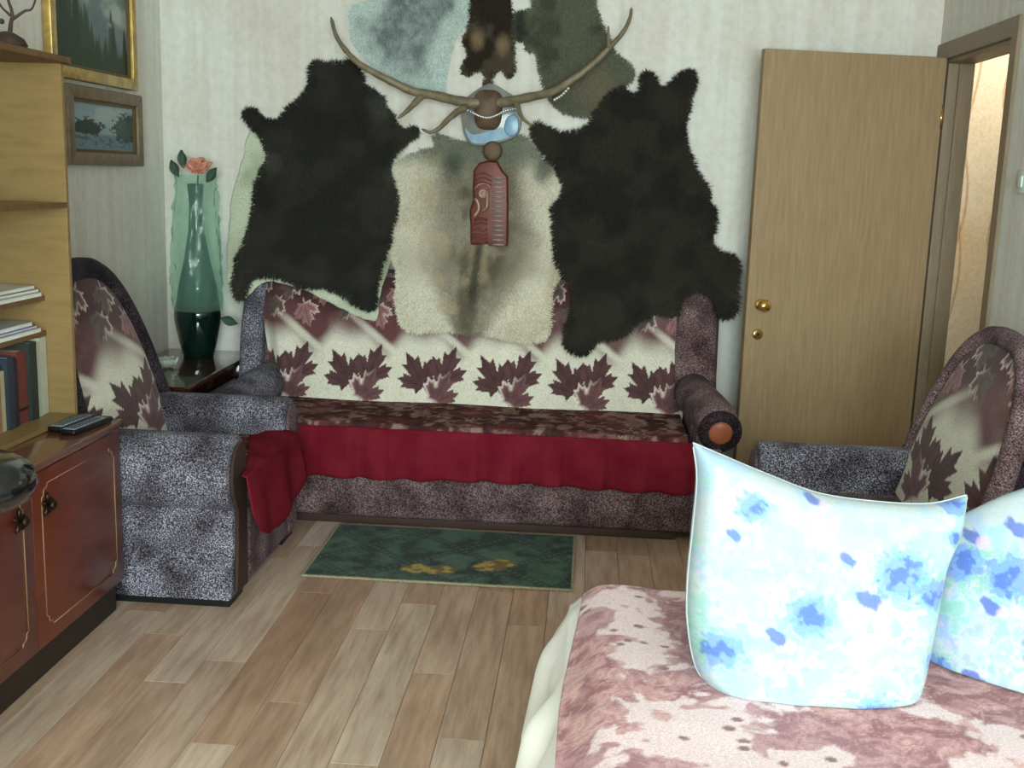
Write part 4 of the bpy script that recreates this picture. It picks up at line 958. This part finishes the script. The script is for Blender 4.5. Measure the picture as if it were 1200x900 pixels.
# ------------------------------------------------------------------ pillows
def coons(top, bottom, left, right, n):
    """boundary pixel curves -> (n,n,2); v runs top to bottom"""
    T, B, Lc, R = (spline(c, n) for c in (top, bottom, left, right)); u = np.linspace(0, 1, n)[:, None, None]; v = np.linspace(0, 1, n)[None, :, None]
    S = (1 - v) * T[:, None] + v * B[:, None] + (1 - u) * Lc[None] + u * R[None]
    return S - ((1 - u) * (1 - v) * T[0] + u * (1 - v) * T[-1] + (1 - u) * v * B[0] + u * v * B[-1])
def pillow(label, curves, A, B, lean, thick, flowers, seed):
    """A,B: foot line on the bed; the pillow's mid plane leans back from it"""
    n = 150; px = coons(*curves, n)
    A, B = np.array(A), np.array(B); e = (B - A) / np.linalg.norm(B - A); out = np.array([e[1], -e[0], 0])
    nrm = out * math.cos(lean) + np.array([0, 0, math.sin(lean)])
    d = np.stack([px[..., 0] - 600, 450 - px[..., 1], np.full(px.shape[:2], -FPX)], -1) @ ROT.T
    o = np.array([0, 0, CAM_H]); tt = ((A - o) @ nrm) / (d @ nrm); Pm = o + d * tt[..., None]
    u, v = np.meshgrid(np.linspace(-1, 1, n), np.linspace(-1, 1, n), indexing='ij')
    h = thick * np.power(np.clip((1 - np.abs(u) ** 3.2) * (1 - np.abs(v) ** 3.2), 0, 1), .45)
    wr = fbm(u + 3, v, 2.2, 3, seed) - .5; h = h * (1 + .15 * wr) + .010 * (fbm(u * .5 + 2, v * 2, 2.5, 3, seed + 1) - .5) * (h / thick)
    x, y = px[..., 0], px[..., 1]
    def paint(mir):
        c = np.empty(u.shape + (3,)); c[:] = lin((182, 194, 196)); nz_ = fbm(x, y, .035, 4, seed + 3); n2 = fbm(x, y, .012, 3, seed + 5)
        c = mixa(c, lin((152, 200, 194)), .75 * sstep(.46, .62, nz_) * sstep(.30, .5, n2)); c = mixa(c, lin((158, 188, 220)), .6 * sstep(.55, .7, fbm(x, y, .03, 3, seed + 8)))
        wob = fbm(x, y, .11, 3, seed + 9) - .5
        low = sstep(560, 720, y); sp = fbm(x, y, .07, 3, seed + 12)
        c = mixa(c, lin((140, 190, 180)), .7 * low * sstep(.56, .66, sp)); c = mixa(c, lin((150, 172, 214)), .6 * low * sstep(.44, .34, sp)); c = mixa(c, lin((206, 186, 210)), .6 * low * sstep(.68, .74, fbm(x, y, .09, 2, seed + 14)))
        for (fx, fy, r, kind) in flowers:
            if kind == 'b':
                q = np.hypot(x - fx, (y - fy) * 1.15) / r; c = mixa(c, lin((126, 182, 166)), .8 * sstep(2.0, 1.4, q + 2.2 * wob) * sstep(-.05, .12, wob))
                c = mixa(c, lin((112, 146, 206)), .85 * sstep(1.1, .8, q + 1.6 * wob)); c = mixa(c, lin((78, 104, 184)), .8 * sstep(.75, .5, q - 1.6 * wob + .35 * (fbm(x, y, .16, 2, seed + 2) - .2)))
            elif kind == 's':
                a = .6; dx, dy = (x - fx), (y - fy); q = np.hypot((dx * .8 + dy * .6) / r, (-dx * .6 + dy * .8) / (r * .55)); c = mixa(c, lin((84, 102, 178)), .85 * sstep(1.15, .8, q + wob))
                q2 = np.hypot(dx - r * 1.1, dy - r * .7) / (r * .6); c = mixa(c, lin((206, 180, 214)), .7 * sstep(1.1, .7, q2 + wob))
        return c
    root = thing('pillow', label, 'pillow', tuple((A + B) / 2), 'floral pillows on the bed')
    c = paint(0)
    F_ = Pm + nrm * (h * .55)[..., None]; Bk = Pm - nrm * (h * .8)[..., None]
    F_[..., 2] = np.maximum(F_[..., 2], BT + .014); Bk[..., 2] = np.maximum(Bk[..., 2], BT + .014)
    sheet('front_panel', F_, M['pillow'], root, c); sheet('back_panel', Bk[:, ::-1], M['pillow'], root, c[:, ::-1])
    edge = np.vstack([Pm[:, 0], Pm[-1], Pm[::-1, -1], Pm[0, ::-1]])[::4]; edge[:, 2] = np.maximum(edge[:, 2], BT + .017)
    tube('seam', edge, .002, plain('seam_cotton', (190, 202, 206), .8), root, 6)
    return root
fl1 = [(1038, 668, 30, 'b'), (932, 712, 24, 'b'), (836, 752, 22, 'b'), (872, 592, 17, 'b'), (1010, 832, 28, 'b'), (1075, 690, 20, 'b'), (850, 624, 10, 's'), (943, 583, 11, 's'), (896, 736, 14, 's'), (998, 694, 18, 's'), (1085, 770, 16, 'b'), (1112, 590, 14, 'b'), (1105, 628, 10, 'b'), (975, 650, 12, 's')]
A1 = at(822, 800, 2, BT); B1 = at(1075, 815, 2, BT)
pillow('large white floral pillow standing in front on the bed', ([(812, 519), (838, 530), (900, 556), (960, 578), (1030, 588), (1090, 590), (1134, 580)], [(836, 812), (870, 830), (915, 842), (965, 846), (1010, 845), (1050, 838), (1074, 818)], [(812, 519), (817, 560), (812, 620), (806, 680), (806, 730), (815, 780), (836, 812)], [(1134, 580), (1122, 625), (1106, 660), (1098, 700), (1088, 750), (1080, 790), (1074, 818)]), (A1[0], 2.04, BT), (B1[0], 2.06, BT), math.radians(14), .20, fl1, 70)
fl2 = [(1135, 664, 26, 'b'), (1192, 682, 28, 'b'), (1170, 714, 14, 's'), (1150, 800, 16, 's'), (1105, 786, 18, 'b'), (1146, 632, 14, 's'), (1240, 760, 28, 'b'), (1260, 640, 26, 'b'), (1310, 700, 22, 'b'), (1200, 625, 16, 's')]
pillow('aqua floral pillow leaning on the bed behind the larger white one', ([(1112, 612), (1140, 598), (1180, 580), (1230, 566), (1290, 562), (1350, 572)], [(1086, 786), (1130, 806), (1180, 826), (1230, 846), (1280, 862), (1320, 866)], [(1112, 612), (1104, 650), (1096, 690), (1088, 730), (1084, 762), (1086, 786)], [(1350, 572), (1352, 640), (1346, 700), (1340, 770), (1332, 820), (1320, 866)]), (.735, 2.235, BT), (.98, 2.06, BT), math.radians(22), .13, fl2, 90)
